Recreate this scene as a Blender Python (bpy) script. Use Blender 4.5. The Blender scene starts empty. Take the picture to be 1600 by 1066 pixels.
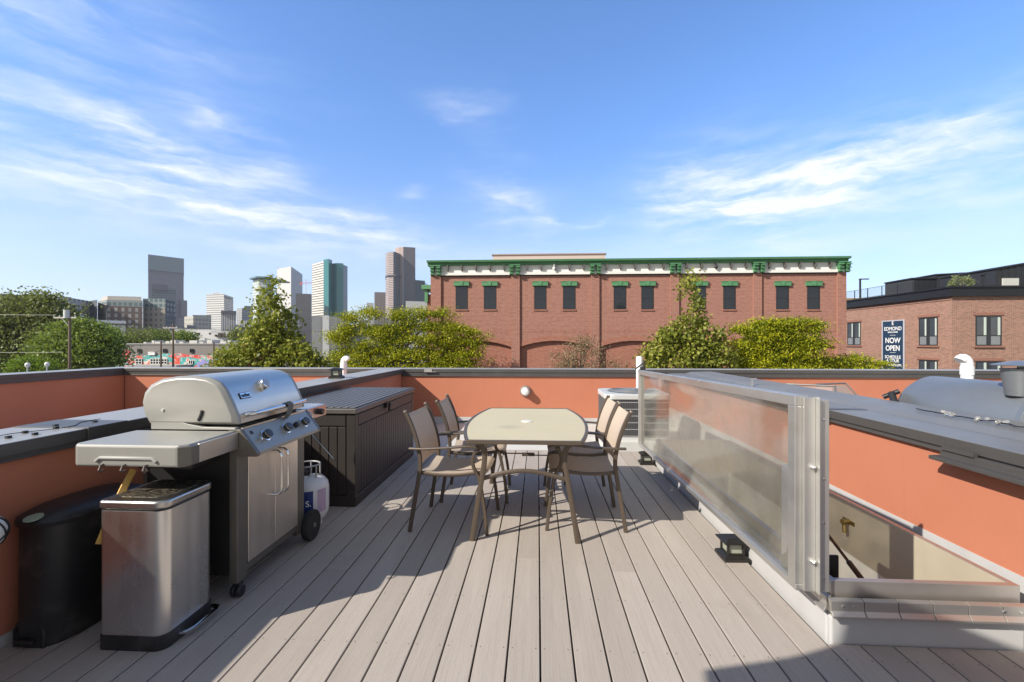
import bpy, bmesh, math, random
import numpy as np
from mathutils import Vector, Matrix, Quaternion
random.seed(7); rng = np.random.default_rng(11)
R = math.radians
sc = bpy.context.scene
col = sc.collection

# ------------------------------------------------------------------ camera, sky, sun, exposure
F = 711.0; H = 1.365; TH = math.atan(40 / F)
cd = bpy.data.cameras.new("camera"); cam = bpy.data.objects.new("camera", cd); col.objects.link(cam)
cam.location = (0, 0, H); cam.rotation_euler = (R(90), 0, TH)
cd.sensor_width = 36; cd.lens = 36 * F / 1600; cd.shift_y = 4 / 1600
cd.clip_start = 0.05; cd.clip_end = 20000
sc.camera = cam
SUN = Vector((1.43, 1.0, -1.23)).normalized()          # direction the light travels
EL = math.asin(-SUN.z); AZ = math.atan2(-SUN.x, -SUN.y)
ld = bpy.data.lights.new("sun", 'SUN'); ld.energy = 5.0; ld.angle = R(0.53); ld.color = (1, .93, .82)
lo = bpy.data.objects.new("sun", ld); col.objects.link(lo)
lo.rotation_euler = SUN.to_track_quat('-Z', 'Y').to_euler(); lo.location = (-20, -20, 30)
sc.view_settings.view_transform = 'Standard'; sc.view_settings.look = 'None'
sc.view_settings.exposure = 0.5; sc.view_settings.gamma = 1

class NT:
    """small node-tree writer"""
    def __init__(s, nt): s.nt = nt; s.n = nt.nodes; s.l = nt.links
    def add(s, t, **k):
        n = s.n.new(t)
        for a, b in k.items(): setattr(n, a, b)
        return n
    def put(s, sock, v):
        if v is None: return
        if hasattr(v, 'node'): s.l.new(v, sock)
        else:
            if isinstance(v, (tuple, list)) and len(v) == 3 and sock.type == 'RGBA': v = (*v, 1)
            sock.default_value = v
    def math(s, op, a, b=None, c=None, clamp=False):
        n = s.add('ShaderNodeMath', operation=op); n.use_clamp = clamp
        s.put(n.inputs[0], a); s.put(n.inputs[1], b)
        if c is not None: s.put(n.inputs[2], c)
        return n.outputs[0]
    def vmath(s, op, a, b=None, out=0):
        n = s.add('ShaderNodeVectorMath', operation=op); s.put(n.inputs[0], a)
        if b is not None: s.put(n.inputs[1], b)
        return n.outputs['Value'] if op in ('DOT_PRODUCT', 'LENGTH') else n.outputs[0]
    def mix(s, f, a, b, blend='MIX'):
        n = s.add('ShaderNodeMix', data_type='RGBA', blend_type=blend)
        s.put(n.inputs[0], f); s.put(n.inputs[6], a); s.put(n.inputs[7], b); return n.outputs[2]
    def noise(s, vec, scale, detail=3, rough=.5, dist=0):
        n = s.add('ShaderNodeTexNoise'); s.put(n.inputs['Vector'], vec)
        n.inputs['Scale'].default_value = scale; n.inputs['Detail'].default_value = detail
        n.inputs['Roughness'].default_value = rough; n.inputs['Distortion'].default_value = dist
        return n.outputs['Fac']
    def mapping(s, vec, scale=(1, 1, 1), rot=(0, 0, 0), loc=(0, 0, 0)):
        n = s.add('ShaderNodeMapping'); s.put(n.inputs[0], vec)
        n.inputs['Scale'].default_value = scale; n.inputs['Rotation'].default_value = rot
        n.inputs['Location'].default_value = loc; return n.outputs[0]
    def ramp(s, f, stops, interp='LINEAR'):
        n = s.add('ShaderNodeValToRGB'); s.put(n.inputs[0], f); e = n.color_ramp.elements
        n.color_ramp.interpolation = interp
        while len(e) < len(stops): e.new(.5)
        for k, (p, c) in enumerate(stops):
            e[k].position = p; e[k].color = (*c, 1) if isinstance(c, (tuple, list)) else (c, c, c, 1)
        return n.outputs[0]
    def sm(s, x, a, b):
        n = s.add('ShaderNodeMapRange', interpolation_type='SMOOTHSTEP'); s.put(n.inputs[0], x)
        n.inputs[1].default_value = a; n.inputs[2].default_value = b; return n.outputs[0]

# world: Nishita sky with wispy cirrus fixed to directions of the sky
w = bpy.data.worlds.new("World"); sc.world = w; w.use_nodes = True
t = NT(w.node_tree); t.n.clear()
sky = t.add('ShaderNodeTexSky', sky_type='NISHITA'); sky.sun_disc = False
sky.sun_elevation = EL; sky.sun_rotation = AZ; sky.altitude = 1600; sky.air_density = 1.0
sky.dust_density = .55; sky.ozone_density = 2.5
tc = t.add('ShaderNodeTexCoord'); d = tc.outputs['Generated']
sp = t.add('ShaderNodeSeparateXYZ'); t.put(sp.inputs[0], d); dx, dy, dz = sp.outputs
zc = t.math('MAXIMUM', dz, .03)
az = t.math('ARCTAN2', dx, dy); el = t.math('ARCSINE', dz)
def dirof(px, py):
    a = (px - 800) / F; b = (537 - py) / F
    x = -math.sin(TH) + a * math.cos(TH); y = math.cos(TH) + a * math.sin(TH)
    return math.atan2(x, y), math.atan2(b, math.hypot(x, y))
pl = t.add('ShaderNodeCombineXYZ'); t.put(pl.inputs[0], t.math('MULTIPLY', az, 1.0)); t.put(pl.inputs[1], t.math('MULTIPLY', el, 1.0))
warp = t.noise(t.mapping(pl.outputs[0], (2, 5, 1)), 2.2, 5, .6)
wv = t.add('ShaderNodeCombineXYZ'); t.put(wv.inputs[0], t.math('MULTIPLY', warp, .10)); t.put(wv.inputs[1], t.math('MULTIPLY', warp, .05))
pv = t.vmath('ADD', pl.outputs[0], wv.outputs[0])
def streak(rot, sx, sy, scale, lo, hi, loc=(0, 0, 0)):
    return t.sm(t.noise(t.mapping(pv, (sx, sy, 1), (0, 0, R(rot)), loc), scale, 8, .62), lo, hi)
stL = streak(12, 3.0, 17, 1.6, .30, .95)       # streaks falling to the right
stR = streak(-12, 3.4, 15, 1.6, .30, .92, (3, 1, 0))
soft = streak(6, 1.6, 5, 1.2, .2, .95, (7, 2, 0))
def blob(px, py, rx, ry, tilt=0):
    a0, e0 = dirof(px, py); rx /= F; ry /= F; c, s_ = math.cos(R(tilt)), math.sin(R(tilt))
    u = t.math('SUBTRACT', t.math('ADD', az, t.math('MULTIPLY', t.math('SUBTRACT', warp, .5), .12)), a0)
    v = t.math('SUBTRACT', t.math('ADD', el, t.math('MULTIPLY', t.math('SUBTRACT', warp, .5), .12)), e0)
    p = t.math('ADD', t.math('MULTIPLY', u, c / rx), t.math('MULTIPLY', v, s_ / rx))
    q = t.math('SUBTRACT', t.math('MULTIPLY', v, c / ry), t.math('MULTIPLY', u, s_ / ry))
    r2 = t.math('ADD', t.math('MULTIPLY', p, p), t.math('MULTIPLY', q, q))
    return t.math('POWER', 2.718, t.math('MULTIPLY', r2, -1.0))
cl = None
def addc(x):
    global cl
    cl = x if cl is None else t.math('ADD', cl, x)
for (px, py, rx, ry, tl, st, g) in [
    (225, 222, 75, 22, -10, stL, 1.0), (110, 205, 120, 26, -6, stL, .6), (405, 240, 60, 26, -22, stL, .8),
    (310, 182, 34, 12, -38, stL, .5), (200, 300, 240, 34, -5, stL, 1.1), (420, 330, 190, 34, -10, stL, .9),
    (60, 60, 130, 50, -18, stL, .45), (200, 40, 160, 40, -8, stL, .3), (600, 360, 90, 26, -12, stL, .55),
    (735, 175, 60, 24, -15, stL, .45), (800, 320, 70, 40, -30, stR, .8), (870, 342, 30, 8, 0, stR, .8), (645, 300, 18, 10, 10, stL, .7),
    (1090, 290, 80, 46, 10, stR, 1.3), (1200, 325, 70, 48, -10, stR, 1.1), (1250, 290, 160, 30, 8, stR, 1.0),
    (1350, 262, 110, 24, 14, stR, 1.0), (1480, 285, 150, 34, 4, stR, .8), (1500, 225, 130, 50, -20, stR, .35),
    (1180, 365, 40, 22, -20, stR, .6), (920, 349, 24, 5, 0, stR, .7), (800, 415, 1100, 26, 0, soft, .35), (40, 345, 200, 60, 0, soft, .3)]:
    addc(t.math('MULTIPLY', t.math('MULTIPLY', blob(px, py, rx, ry, tl), st), g))
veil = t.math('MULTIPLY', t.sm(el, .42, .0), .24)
back = t.math('MULTIPLY', t.sm(dy, .15, -.5), .22); over = t.math('MULTIPLY', t.sm(dz, .66, .9), .12)  # veil added behind and overhead, out of view, as neutral fill light
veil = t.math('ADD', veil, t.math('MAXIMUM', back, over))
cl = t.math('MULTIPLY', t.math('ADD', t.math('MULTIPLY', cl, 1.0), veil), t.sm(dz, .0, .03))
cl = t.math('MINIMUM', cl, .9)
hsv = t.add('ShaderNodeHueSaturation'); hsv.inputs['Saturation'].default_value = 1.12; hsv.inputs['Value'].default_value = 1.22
front = t.math('MULTIPLY', t.sm(dy, -.15, .35), t.math('SUBTRACT', 1.0, t.sm(dz, .62, .85)))      # front sky lifted; unseen back and overhead sky dimmed and warmed for fill
t.put(hsv.inputs['Color'], t.mix(1.0, sky.outputs[0], t.mix(front, (.72, .58, .46), t.mix(t.sm(dz, .0, .5), (.88, .81, .85), (1.20, 1.22, 1.32))), 'MULTIPLY'))
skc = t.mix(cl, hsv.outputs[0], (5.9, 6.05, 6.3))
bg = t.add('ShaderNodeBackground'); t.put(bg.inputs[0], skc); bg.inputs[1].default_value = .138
out = t.add('ShaderNodeOutputWorld'); t.l.new(bg.outputs[0], out.inputs[0])

# ------------------------------------------------------------------ projections (pixel of the photograph -> point at a real distance)
def atY(px, py, Y):
    a = (px - 800) / F; b = (537 - py) / F; k = Y / (math.cos(TH) + a * math.sin(TH))
    return Vector((k * (-math.sin(TH) + a * math.cos(TH)), Y, H + b * k))
def atX(px, py, X):
    a = (px - 800) / F; b = (537 - py) / F; k = X / (-math.sin(TH) + a * math.cos(TH))
    return Vector((X, k * (math.cos(TH) + a * math.sin(TH)), H + b * k))
def atZ(px, py, z=0.):
    a = (px - 800) / F; b = (537 - py) / F; k = (z - H) / b
    return Vector((k * (-math.sin(TH) + a * math.cos(TH)), k * (math.cos(TH) + a * math.sin(TH)), z))

# ------------------------------------------------------------------ materials
MATS = {}
def newmat(name):
    m = bpy.data.materials.new(name); m.use_nodes = True; tt = NT(m.node_tree)
    return m, tt, tt.n['Principled BSDF']
def mat(name, c, rough=.6, metal=0., var=0., vs=4., bump=0., bs=60., stretch=(1, 1, 1), spec=.5, dirt=0., dirtc=(.05, .045, .04), emis=None, coat=0., rvar=0.):
    if name in MATS: return MATS[name]
    m, tt, p = newmat(name); MATS[name] = m
    co = tt.add('ShaderNodeTexCoord').outputs['Object']; v = tt.mapping(co, stretch)
    base = c
    if var:
        n = tt.noise(v, vs, 5, .6)
        base = tt.mix(n, tuple(x * (1 - var) for x in c), tuple(min(1, x * (1 + var)) for x in c))
    if dirt:
        n2 = tt.sm(tt.noise(co, vs * .6, 6, .65), .48, .8)
        base = tt.mix(tt.math('MULTIPLY', n2, dirt), base, dirtc)
    tt.put(p.inputs['Base Color'], base)
    p.inputs['Roughness'].default_value = rough
    if rvar:
        tt.put(p.inputs['Roughness'], tt.math('ADD', rough - rvar / 2, tt.math('MULTIPLY', tt.noise(v, vs * 2, 4), rvar)))
    p.inputs['Metallic'].default_value = metal
    p.inputs['Specular IOR Level'].default_value = spec
    p.inputs['Coat Weight'].default_value = coat
    if bump:
        b = tt.add('ShaderNodeBump'); b.inputs['Strength'].default_value = bump; b.inputs['Distance'].default_value = .002
        tt.put(b.inputs['Height'], tt.noise(v, bs, 4, .6)); tt.l.new(b.outputs[0], p.inputs['Normal'])
    if emis: p.inputs['Emission Color'].default_value = (*emis[:3], 1); p.inputs['Emission Strength'].default_value = emis[3]
    return m

def stucco():
    m, tt, p = newmat('stucco'); co = tt.add('ShaderNodeTexCoord').outputs['Object']
    n = tt.noise(co, 1.6, 6, .6); n2 = tt.noise(co, 140, 3, .6)
    c = tt.mix(n, (.43, .160, .094), (.52, .208, .128))
    c = tt.mix(tt.math('MULTIPLY', n2, .35), c, (.40, .13, .07))
    st = tt.sm(tt.noise(tt.mapping(co, (7, 7, .5)), 2.0, 5, .6), .55, .8)
    c = tt.mix(tt.math('MULTIPLY', st, .30), c, (.34, .14, .095))
    tt.put(p.inputs['Base Color'], c); p.inputs['Roughness'].default_value = .92; p.inputs['Specular IOR Level'].default_value = .2
    b = tt.add('ShaderNodeBump'); b.inputs['Strength'].default_value = .5; b.inputs['Distance'].default_value = .003
    tt.put(b.inputs['Height'], tt.noise(co, 180, 4, .7)); tt.l.new(b.outputs[0], p.inputs['Normal'])
    return m
M_STUCCO = stucco()

def decking():
    m, tt, p = newmat('composite decking'); co = tt.add('ShaderNodeTexCoord').outputs['Object']
    rnd = tt.add('ShaderNodeNewGeometry').outputs['Random Per Island']
    off = tt.add('ShaderNodeCombineXYZ'); tt.put(off.inputs[1], tt.math('MULTIPLY', rnd, 37.0)); tt.put(off.inputs[2], tt.math('MULTIPLY', rnd, 11.0))
    v = tt.vmath('ADD', co, off.outputs[0])
    grain = tt.noise(tt.mapping(v, (90, 2.2, 1)), 1.6, 5, .65, .8)
    broad = tt.noise(tt.mapping(v, (6, .8, 1)), 1.1, 4, .55)
    speck = tt.noise(v, 260, 2, .7)
    c = tt.mix(rnd, (.365, .324, .288), (.425, .380, .340))
    c = tt.mix(tt.math('MULTIPLY', tt.sm(grain, .4, .75), .38), c, (.27, .225, .19))
    c = tt.mix(tt.math('MULTIPLY', tt.sm(broad, .45, .8), .25), c, (.55, .49, .44))
    c = tt.mix(tt.math('MULTIPLY', tt.sm(speck, .45, .75), .22), c, (.22, .19, .17))
    st = tt.sm(tt.noise(co, 1.3, 6, .7), .56, .78)
    c = tt.mix(tt.math('MULTIPLY', st, .34), c, (.26, .21, .18))
    sp_ = tt.add('ShaderNodeSeparateXYZ'); tt.put(sp_.inputs[0], co)
    uu = tt.math('ABSOLUTE', tt.math('SUBTRACT', tt.math('FRACT', tt.math('ADD', tt.math('DIVIDE', tt.math('SUBTRACT', sp_.outputs[0], .012), .1445), 100)), .5))
    du = tt.math('MULTIPLY', tt.math('SUBTRACT', uu, .36), .1445)
    vv = tt.math('MULTIPLY', tt.math('SUBTRACT', tt.math('FRACT', tt.math('ADD', tt.math('DIVIDE', tt.math('SUBTRACT', sp_.outputs[1], 1.8368), .4064), 100)), .5), .4064)
    rad = tt.math('SQRT', tt.math('ADD', tt.math('MULTIPLY', du, du), tt.math('MULTIPLY', vv, vv)))
    c = tt.mix(tt.math('MULTIPLY', tt.sm(rad, .0048, .0025), .75), c, (.07, .055, .045))
    tt.put(p.inputs['Base Color'], c); p.inputs['Roughness'].default_value = .72; p.inputs['Specular IOR Level'].default_value = .3
    b = tt.add('ShaderNodeBump'); b.inputs['Strength'].default_value = .55; b.inputs['Distance'].default_value = .002
    tt.put(b.inputs['Height'], tt.math('ADD', grain, tt.math('MULTIPLY', speck, .5))); tt.l.new(b.outputs[0], p.inputs['Normal'])
    return m
M_DECK = decking()

def steel(name, c, rough, axis, amt=.25, warm=None, scale=(300, 4, 4), metal=1.0):
    """brushed metal: fine scratches along one axis, soft smudges"""
    if name in MATS: return MATS[name]
    m, tt, p = newmat(name); MATS[name] = m; co = tt.add('ShaderNodeTexCoord').outputs['Object']
    sc_ = {'x': (3, 300, 300), 'y': (300, 3, 300), 'z': (300, 300, 3)}[axis]
    br = tt.noise(tt.mapping(co, sc_), 1, 3, .6); sm = tt.noise(co, 5, 5, .6)
    cc = tt.mix(sm, tuple(x * .86 for x in c), c)
    tt.put(p.inputs['Base Color'], cc); p.inputs['Metallic'].default_value = metal
    sk = {'x': (.3, 14, 14), 'y': (14, .3, 14), 'z': (14, 14, .3)}[axis]; strk = tt.noise(tt.mapping(co, sk), 1, 1, .4)
    tt.put(p.inputs['Roughness'], tt.math('ADD', rough, tt.math('ADD', tt.math('MULTIPLY', tt.math('SUBTRACT', sm, .5), .18), tt.math('MULTIPLY', tt.math('SUBTRACT', strk, .5), .22))))
    b = tt.add('ShaderNodeBump'); b.inputs['Strength'].default_value = amt * .4; b.inputs['Distance'].default_value = .0003
    tt.put(b.inputs['Height'], br); tt.l.new(b.outputs[0], p.inputs['Normal'])
    return m

def tangent_uv(tt):
    co = tt.add('ShaderNodeTexCoord').outputs['Object']; g = tt.add('ShaderNodeNewGeometry').outputs['Normal']
    tg = tt.vmath('CROSS_PRODUCT', (0, 0, 1), g)
    tg = tt.vmath('NORMALIZE', tg)
    u = tt.vmath('DOT_PRODUCT', co, tg); s = tt.add('ShaderNodeSeparateXYZ'); tt.put(s.inputs[0], co)
    return u, s.outputs[2], co
def brick_mat(name, c1, c2, mortar, bw=.30, bh=.10, ms=.014, var=.25):
    m, tt, p = newmat(name); MATS[name] = m; u, v, co = tangent_uv(tt)
    cb = tt.add('ShaderNodeCombineXYZ'); tt.put(cb.inputs[0], u); tt.put(cb.inputs[1], v)
    br = tt.add('ShaderNodeTexBrick'); tt.l.new(cb.outputs[0], br.inputs['Vector'])
    br.inputs['Color1'].default_value = (*c1, 1); br.inputs['Color2'].default_value = (*c2, 1); br.inputs['Mortar'].default_value = (*mortar, 1)
    br.inputs['Scale'].default_value = 1; br.inputs['Mortar Size'].default_value = ms; br.inputs['Mortar Smooth'].default_value = .2
    br.inputs['Brick Width'].default_value = bw; br.inputs['Row Height'].default_value = bh; br.inputs['Bias'].default_value = -.1
    n = tt.noise(co, .5, 6, .6); c = tt.mix(tt.math('MULTIPLY', n, var), br.outputs[0], (.10, .05, .04))
    n3 = tt.sm(tt.noise(tt.mapping(cb.outputs[0], (1 / bw, 1 / bh, 1)), 1, 0), .3, .7)
    c = tt.mix(tt.math('MULTIPLY', n3, .18), c, (.5, .3, .22))
    tt.put(p.inputs['Base Color'], c); p.inputs['Roughness'].default_value = .9; p.inputs['Specular IOR Level'].default_value = .2
    return m
def grid_mat(name, wall, win, du, dv, fu, fv, rough=.25, u0=0., v0=0., metal=0., var=.3, wrough=.8):
    """far facade: wall colour with rows of glazing set on a real-size grid"""
    if name in MATS: return MATS[name]
    m, tt, p = newmat(name); MATS[name] = m; u, v, co = tangent_uv(tt)
    uu = tt.math('ADD', tt.math('DIVIDE', u, du), 500 + u0); vv = tt.math('ADD', tt.math('DIVIDE', v, dv), 500 + v0)
    a = tt.math('LESS_THAN', tt.math('FRACT', uu), fu) if fu < 1 else 1.0
    b = tt.math('LESS_THAN', tt.math('FRACT', vv), fv) if fv < 1 else 1.0
    g = tt.add('ShaderNodeSeparateXYZ'); tt.put(g.inputs[0], tt.add('ShaderNodeNewGeometry').outputs['Normal'])
    side = tt.math('LESS_THAN', tt.math('ABSOLUTE', g.outputs[2]), .5)
    mk = tt.math('MULTIPLY', tt.math('MULTIPLY', a, b), side)
    cel = tt.add('ShaderNodeCombineXYZ'); tt.put(cel.inputs[0], tt.math('FLOOR', uu)); tt.put(cel.inputs[1], tt.math('FLOOR', vv))
    wn = tt.add('ShaderNodeTexWhiteNoise'); wn.noise_dimensions = '2D'; tt.l.new(cel.outputs[0], wn.inputs['Vector'])
    wc = tt.mix(tt.math('MULTIPLY', wn.outputs[0], var), win, tuple(min(1, x * 2.2 + .05) for x in win))
    wl = tt.mix(tt.noise(co, .05, 4), tuple(x * .9 for x in wall), wall)
    tt.put(p.inputs['Base Color'], tt.mix(mk, wl, wc))
    tt.put(p.inputs['Roughness'], tt.math('SUBTRACT', wrough, tt.math('MULTIPLY', mk, wrough - rough)))
    tt.put(p.inputs['Metallic'], tt.math('MULTIPLY', mk, metal))
    return m
def leaf_mat(name, cols, trans=.35):
    if name in MATS: return MATS[name]
    m = bpy.data.materials.new(name); m.use_nodes = True; tt = NT(m.node_tree); MATS[name] = m
    p = tt.n['Principled BSDF']; o = tt.n['Material Output']
    r = tt.add('ShaderNodeNewGeometry').outputs['Random Per Island']
    co = tt.add('ShaderNodeTexCoord').outputs['Object']
    f = tt.math('ADD', tt.math('MULTIPLY', r, .55), tt.math('MULTIPLY', tt.noise(co, .55, 3), .5), clamp=True)
    c = tt.ramp(f, [(i / (len(cols) - 1), x) for i, x in enumerate(cols)])
    tt.put(p.inputs['Base Color'], c); p.inputs['Roughness'].default_value = .5; p.inputs['Specular IOR Level'].default_value = .3
    tr = tt.add('ShaderNodeBsdfTranslucent'); tt.put(tr.inputs[0], tt.mix(.5, c, (.35, .42, .03)))
    mx = tt.add('ShaderNodeMixShader'); mx.inputs[0].default_value = trans
    tt.l.new(p.outputs[0], mx.inputs[1]); tt.l.new(tr.outputs[0], mx.inputs[2]); tt.l.new(mx.outputs[0], o.inputs[0])
    return m

BRONZE = mat('bronze powder coat', (.105, .080, .060), .42, .3, .12, 30, .25, 400)
COPING = mat('dark bronze sheet metal', (.085, .080, .077), .40, .25, .22, 2.5, .12, 30, dirt=.3, dirtc=(.15, .145, .14), rvar=.18)
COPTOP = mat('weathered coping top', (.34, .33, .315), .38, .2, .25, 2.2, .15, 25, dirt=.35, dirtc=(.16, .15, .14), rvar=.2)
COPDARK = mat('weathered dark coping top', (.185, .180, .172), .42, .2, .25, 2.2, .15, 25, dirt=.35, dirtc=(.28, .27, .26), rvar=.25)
FLASH = mat('grey membrane flashing', (.46, .46, .46), .65, 0, .1, 3, .25, 20, dirt=.25, dirtc=(.25, .23, .21))
MEMB = mat('roof membrane', (.55, .54, .52), .8, 0, .15, 2, .3, 30, dirt=.4, dirtc=(.3, .28, .26))
BLACKP = mat('black plastic', (.018, .018, .02), .45, 0, .3, 8, .2, 90, dirt=.6, dirtc=(.12, .11, .10))
BLACKM = mat('black metal', (.02, .02, .021), .4, .4, .2, 20, .1, 200)
RUBBER = mat('rubber', (.02, .02, .02), .8, 0, .2, 20, .3, 100)
CHROME = mat('chrome', (.75, .75, .74), .14, 1.0)
BRSTEEL_Z = steel('brushed steel door', (.80, .74, .66), .34, 'z', metal=.95)
BRSTEEL_Y = steel('brushed steel lid', (.70, .66, .59), .33, 'y')
GALV = steel('mill aluminium', (.66, .65, .62), .46, 'z', .35, metal=.85)
GALVY = steel('mill aluminium rail', (.62, .61, .58), .44, 'y', .35, metal=.85)
GALVX = steel('mill aluminium front', (.60, .57, .53), .42, 'x', .35, metal=.85)
CASTGREY = mat('light grey cast metal', (.33, .325, .30), .42, .25, .08, 5, .08, 120, dirt=.2, dirtc=(.33, .31, .27))
GREYP = mat('grey brown paint', (.16, .15, .13), .38, .5, .1, 6, .05, 100)
DARKST = mat('dark enamel steel', (.03, .03, .03), .35, .3, .3, 6, .1, 60)
WHITEP = mat('white pvc', (.80, .80, .78), .4, 0, .04, 8, .03, 40)

# ------------------------------------------------------------------ mesh builder
class MB:
    def __init__(s, o=(0, 0, 0), rz=0.):
        s.v = []; s.f = []; s.o = Vector(o)
    def _add(s, vs, fs):
        b = len(s.v); s.v += [Vector(v) - s.o for v in vs]; s.f += [tuple(b + i for i in f) for f in fs]; return s
    def box(s, x0, x1, y0, y1, z0, z1):
        vs = [(x, y, z) for z in (z0, z1) for y in (y0, y1) for x in (x0, x1)]
        return s._add(vs, [(0, 2, 3, 1), (4, 5, 7, 6), (0, 1, 5, 4), (2, 6, 7, 3), (0, 4, 6, 2), (1, 3, 7, 5)])
    def obox(s, c, size, rot):
        """box centred at c turned by a matrix / quaternion"""
        M_ = rot.to_matrix() if isinstance(rot, Quaternion) else rot
        h = Vector(size) / 2; vs = [Vector(c) + M_ @ Vector((sx * h.x, sy * h.y, sz * h.z)) for sz in (-1, 1) for sy in (-1, 1) for sx in (-1, 1)]
        return s._add(vs, [(0, 2, 3, 1), (4, 5, 7, 6), (0, 1, 5, 4), (2, 6, 7, 3), (0, 4, 6, 2), (1, 3, 7, 5)])
    def prism(s, poly, axis, a, b):
        """polygon (2-D) extruded along an axis: axis y -> (x,z), x -> (y,z), z -> (x,y)"""
        def P(p, k):
            return {'x': (k, p[0], p[1]), 'y': (p[0], k, p[1]), 'z': (p[0], p[1], k)}[axis]
        n = len(poly); vs = [P(p, a) for p in poly] + [P(p, b) for p in poly]
        fs = [tuple(range(n))[::-1], tuple(range(n, 2 * n))] + [(i, (i + 1) % n, n + (i + 1) % n, n + i) for i in range(n)]
        return s._add(vs, fs)
    def cyl(s, p0, p1, r0, r1=None, n=16, cap=True):
        r1 = r0 if r1 is None else r1; p0, p1 = Vector(p0), Vector(p1); d = (p1 - p0).normalized()
        u = d.orthogonal().normalized(); w_ = d.cross(u); vs = []
        for p, r in ((p0, r0), (p1, r1)):
            for i in range(n):
                a = 2 * math.pi * i / n; vs.append(p + u * r * math.cos(a) + w_ * r * math.sin(a))
        fs = [(i, (i + 1) % n, n + (i + 1) % n, n + i) for i in range(n)]
        if cap: fs += [tuple(range(n))[::-1], tuple(range(n, 2 * n))]
        return s._add(vs, fs)
    def tube(s, pts, r, n=10, flat=None, up=None):
        """swept tube; flat=(width,height) sweeps a rounded rectangle instead of a circle"""
        pts = [Vector(p) for p in pts]; rings = []; prev = None
        for i, p in enumerate(pts):
            d = (pts[min(i + 1, len(pts) - 1)] - pts[max(i - 1, 0)]).normalized()
            if up is not None: u = Vector(up) - d * d.dot(Vector(up)); u.normalize()
            elif prev is None: u = d.orthogonal().normalized()
            else: u = (prev - d * prev.dot(d)).normalized()
            prev = u; w_ = d.cross(u); rr = r[i] if isinstance(r, (list, tuple)) else r; ring = []
            for k in range(n):
                a = 2 * math.pi * (k + .5) / n; ca, sa = math.cos(a), math.sin(a)
                if flat:
                    e = 4; f_ = (abs(ca) ** e + abs(sa) ** e) ** (-1 / e)
                    ring.append(p + u * flat[1] / 2 * ca * f_ + w_ * flat[0] / 2 * sa * f_)
                else: ring.append(p + u * rr * ca + w_ * rr * sa)
            rings.append(ring)
        vs = [v for g in rings for v in g]; fs = []
        for i in range(len(rings) - 1):
            for k in range(n):
                fs.append((i * n + k, i * n + (k + 1) % n, (i + 1) * n + (k + 1) % n, (i + 1) * n + k))
        fs += [tuple(range(n))[::-1], tuple(range(len(vs) - n, len(vs)))]
        return s._add(vs, fs)
    def lathe(s, prof, c=(0, 0, 0), axis=(0, 0, 1), n=28):
        """profile (r, h) turned about an axis"""
        ax = Vector(axis).normalized(); u = ax.orthogonal().normalized(); w_ = ax.cross(u); c = Vector(c); vs = []
        for r, h in prof:
            for i in range(n):
                a = 2 * math.pi * i / n; vs.append(c + ax * h + u * r * math.cos(a) + w_ * r * math.sin(a))
        fs = [(j * n + i, j * n + (i + 1) % n, (j + 1) * n + (i + 1) % n, (j + 1) * n + i) for j in range(len(prof) - 1) for i in range(n)]
        if prof[0][0] > 1e-4: fs.append(tuple(range(n))[::-1])
        if prof[-1][0] > 1e-4: fs.append(tuple(range(len(vs) - n, len(vs))))
        return s._add(vs, fs)
    def grid(s, fn, nu, nv, th=.004):
        """sheet fn(u,v)->(point) with thickness along its normal"""
        P = [[Vector(fn(i / nu, j / nv)) for i in range(nu + 1)] for j in range(nv + 1)]; vs = []; N = (nu + 1) * (nv + 1)
        for sgn in (1, -1):
            for j in range(nv + 1):
                for i in range(nu + 1):
                    a = P[j][min(i + 1, nu)] - P[j][max(i - 1, 0)]; b = P[min(j + 1, nv)][i] - P[max(j - 1, 0)][i]
                    nn = a.cross(b).normalized(); vs.append(P[j][i] + nn * sgn * th / 2)
        fs = []
        q = lambda i, j, k: k * N + j * (nu + 1) + i
        for j in range(nv):
            for i in range(nu):
                fs.append((q(i, j, 0), q(i + 1, j, 0), q(i + 1, j + 1, 0), q(i, j + 1, 0)))
                fs.append((q(i, j, 1), q(i, j + 1, 1), q(i + 1, j + 1, 1), q(i + 1, j, 1)))
        for i in range(nu):
            fs.append((q(i, 0, 0), q(i, 0, 1), q(i + 1, 0, 1), q(i + 1, 0, 0))); fs.append((q(i, nv, 0), q(i + 1, nv, 0), q(i + 1, nv, 1), q(i, nv, 1)))
        for j in range(nv):
            fs.append((q(0, j, 0), q(0, j + 1, 0), q(0, j + 1, 1), q(0, j, 1))); fs.append((q(nu, j, 0), q(nu, j, 1), q(nu, j + 1, 1), q(nu, j + 1, 0)))
        return s._add(vs, fs)
    def build(s, name, m, parent=None, bevel=0., smooth=False, label=None, seg=2):
        me = bpy.data.meshes.new(name); me.from_pydata([tuple(v) for v in s.v], [], s.f)
        bm = bmesh.new(); bm.from_mesh(me); bmesh.ops.recalc_face_normals(bm, faces=bm.faces); bm.to_mesh(me); bm.free()
        me.materials.append(m)
        o = bpy.data.objects.new(name, me); col.objects.link(o)
        if smooth:
            me.polygons.foreach_set('use_smooth', [True] * len(me.polygons)); me.update()
            try: me.set_sharp_from_angle(angle=R(38))
            except Exception: pass
        if bevel:
            b = o.modifiers.new('bevel', 'BEVEL'); b.width = bevel; b.segments = seg; b.limit_method = 'ANGLE'; b.angle_limit = R(35)
            b.harden_normals = False
        if parent is not None: o.parent = parent
        if label: o['label'] = label
        return o
def thing(name, label, cat, loc=(0, 0, 0), rz=0., group=None):
    o = bpy.data.objects.new(name, None); col.objects.link(o); o.location = loc; o.rotation_euler = (0, 0, rz); o.empty_display_size = .2
    o['label'] = label; o['category'] = cat
    if group: o['group'] = group
    return o
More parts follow.
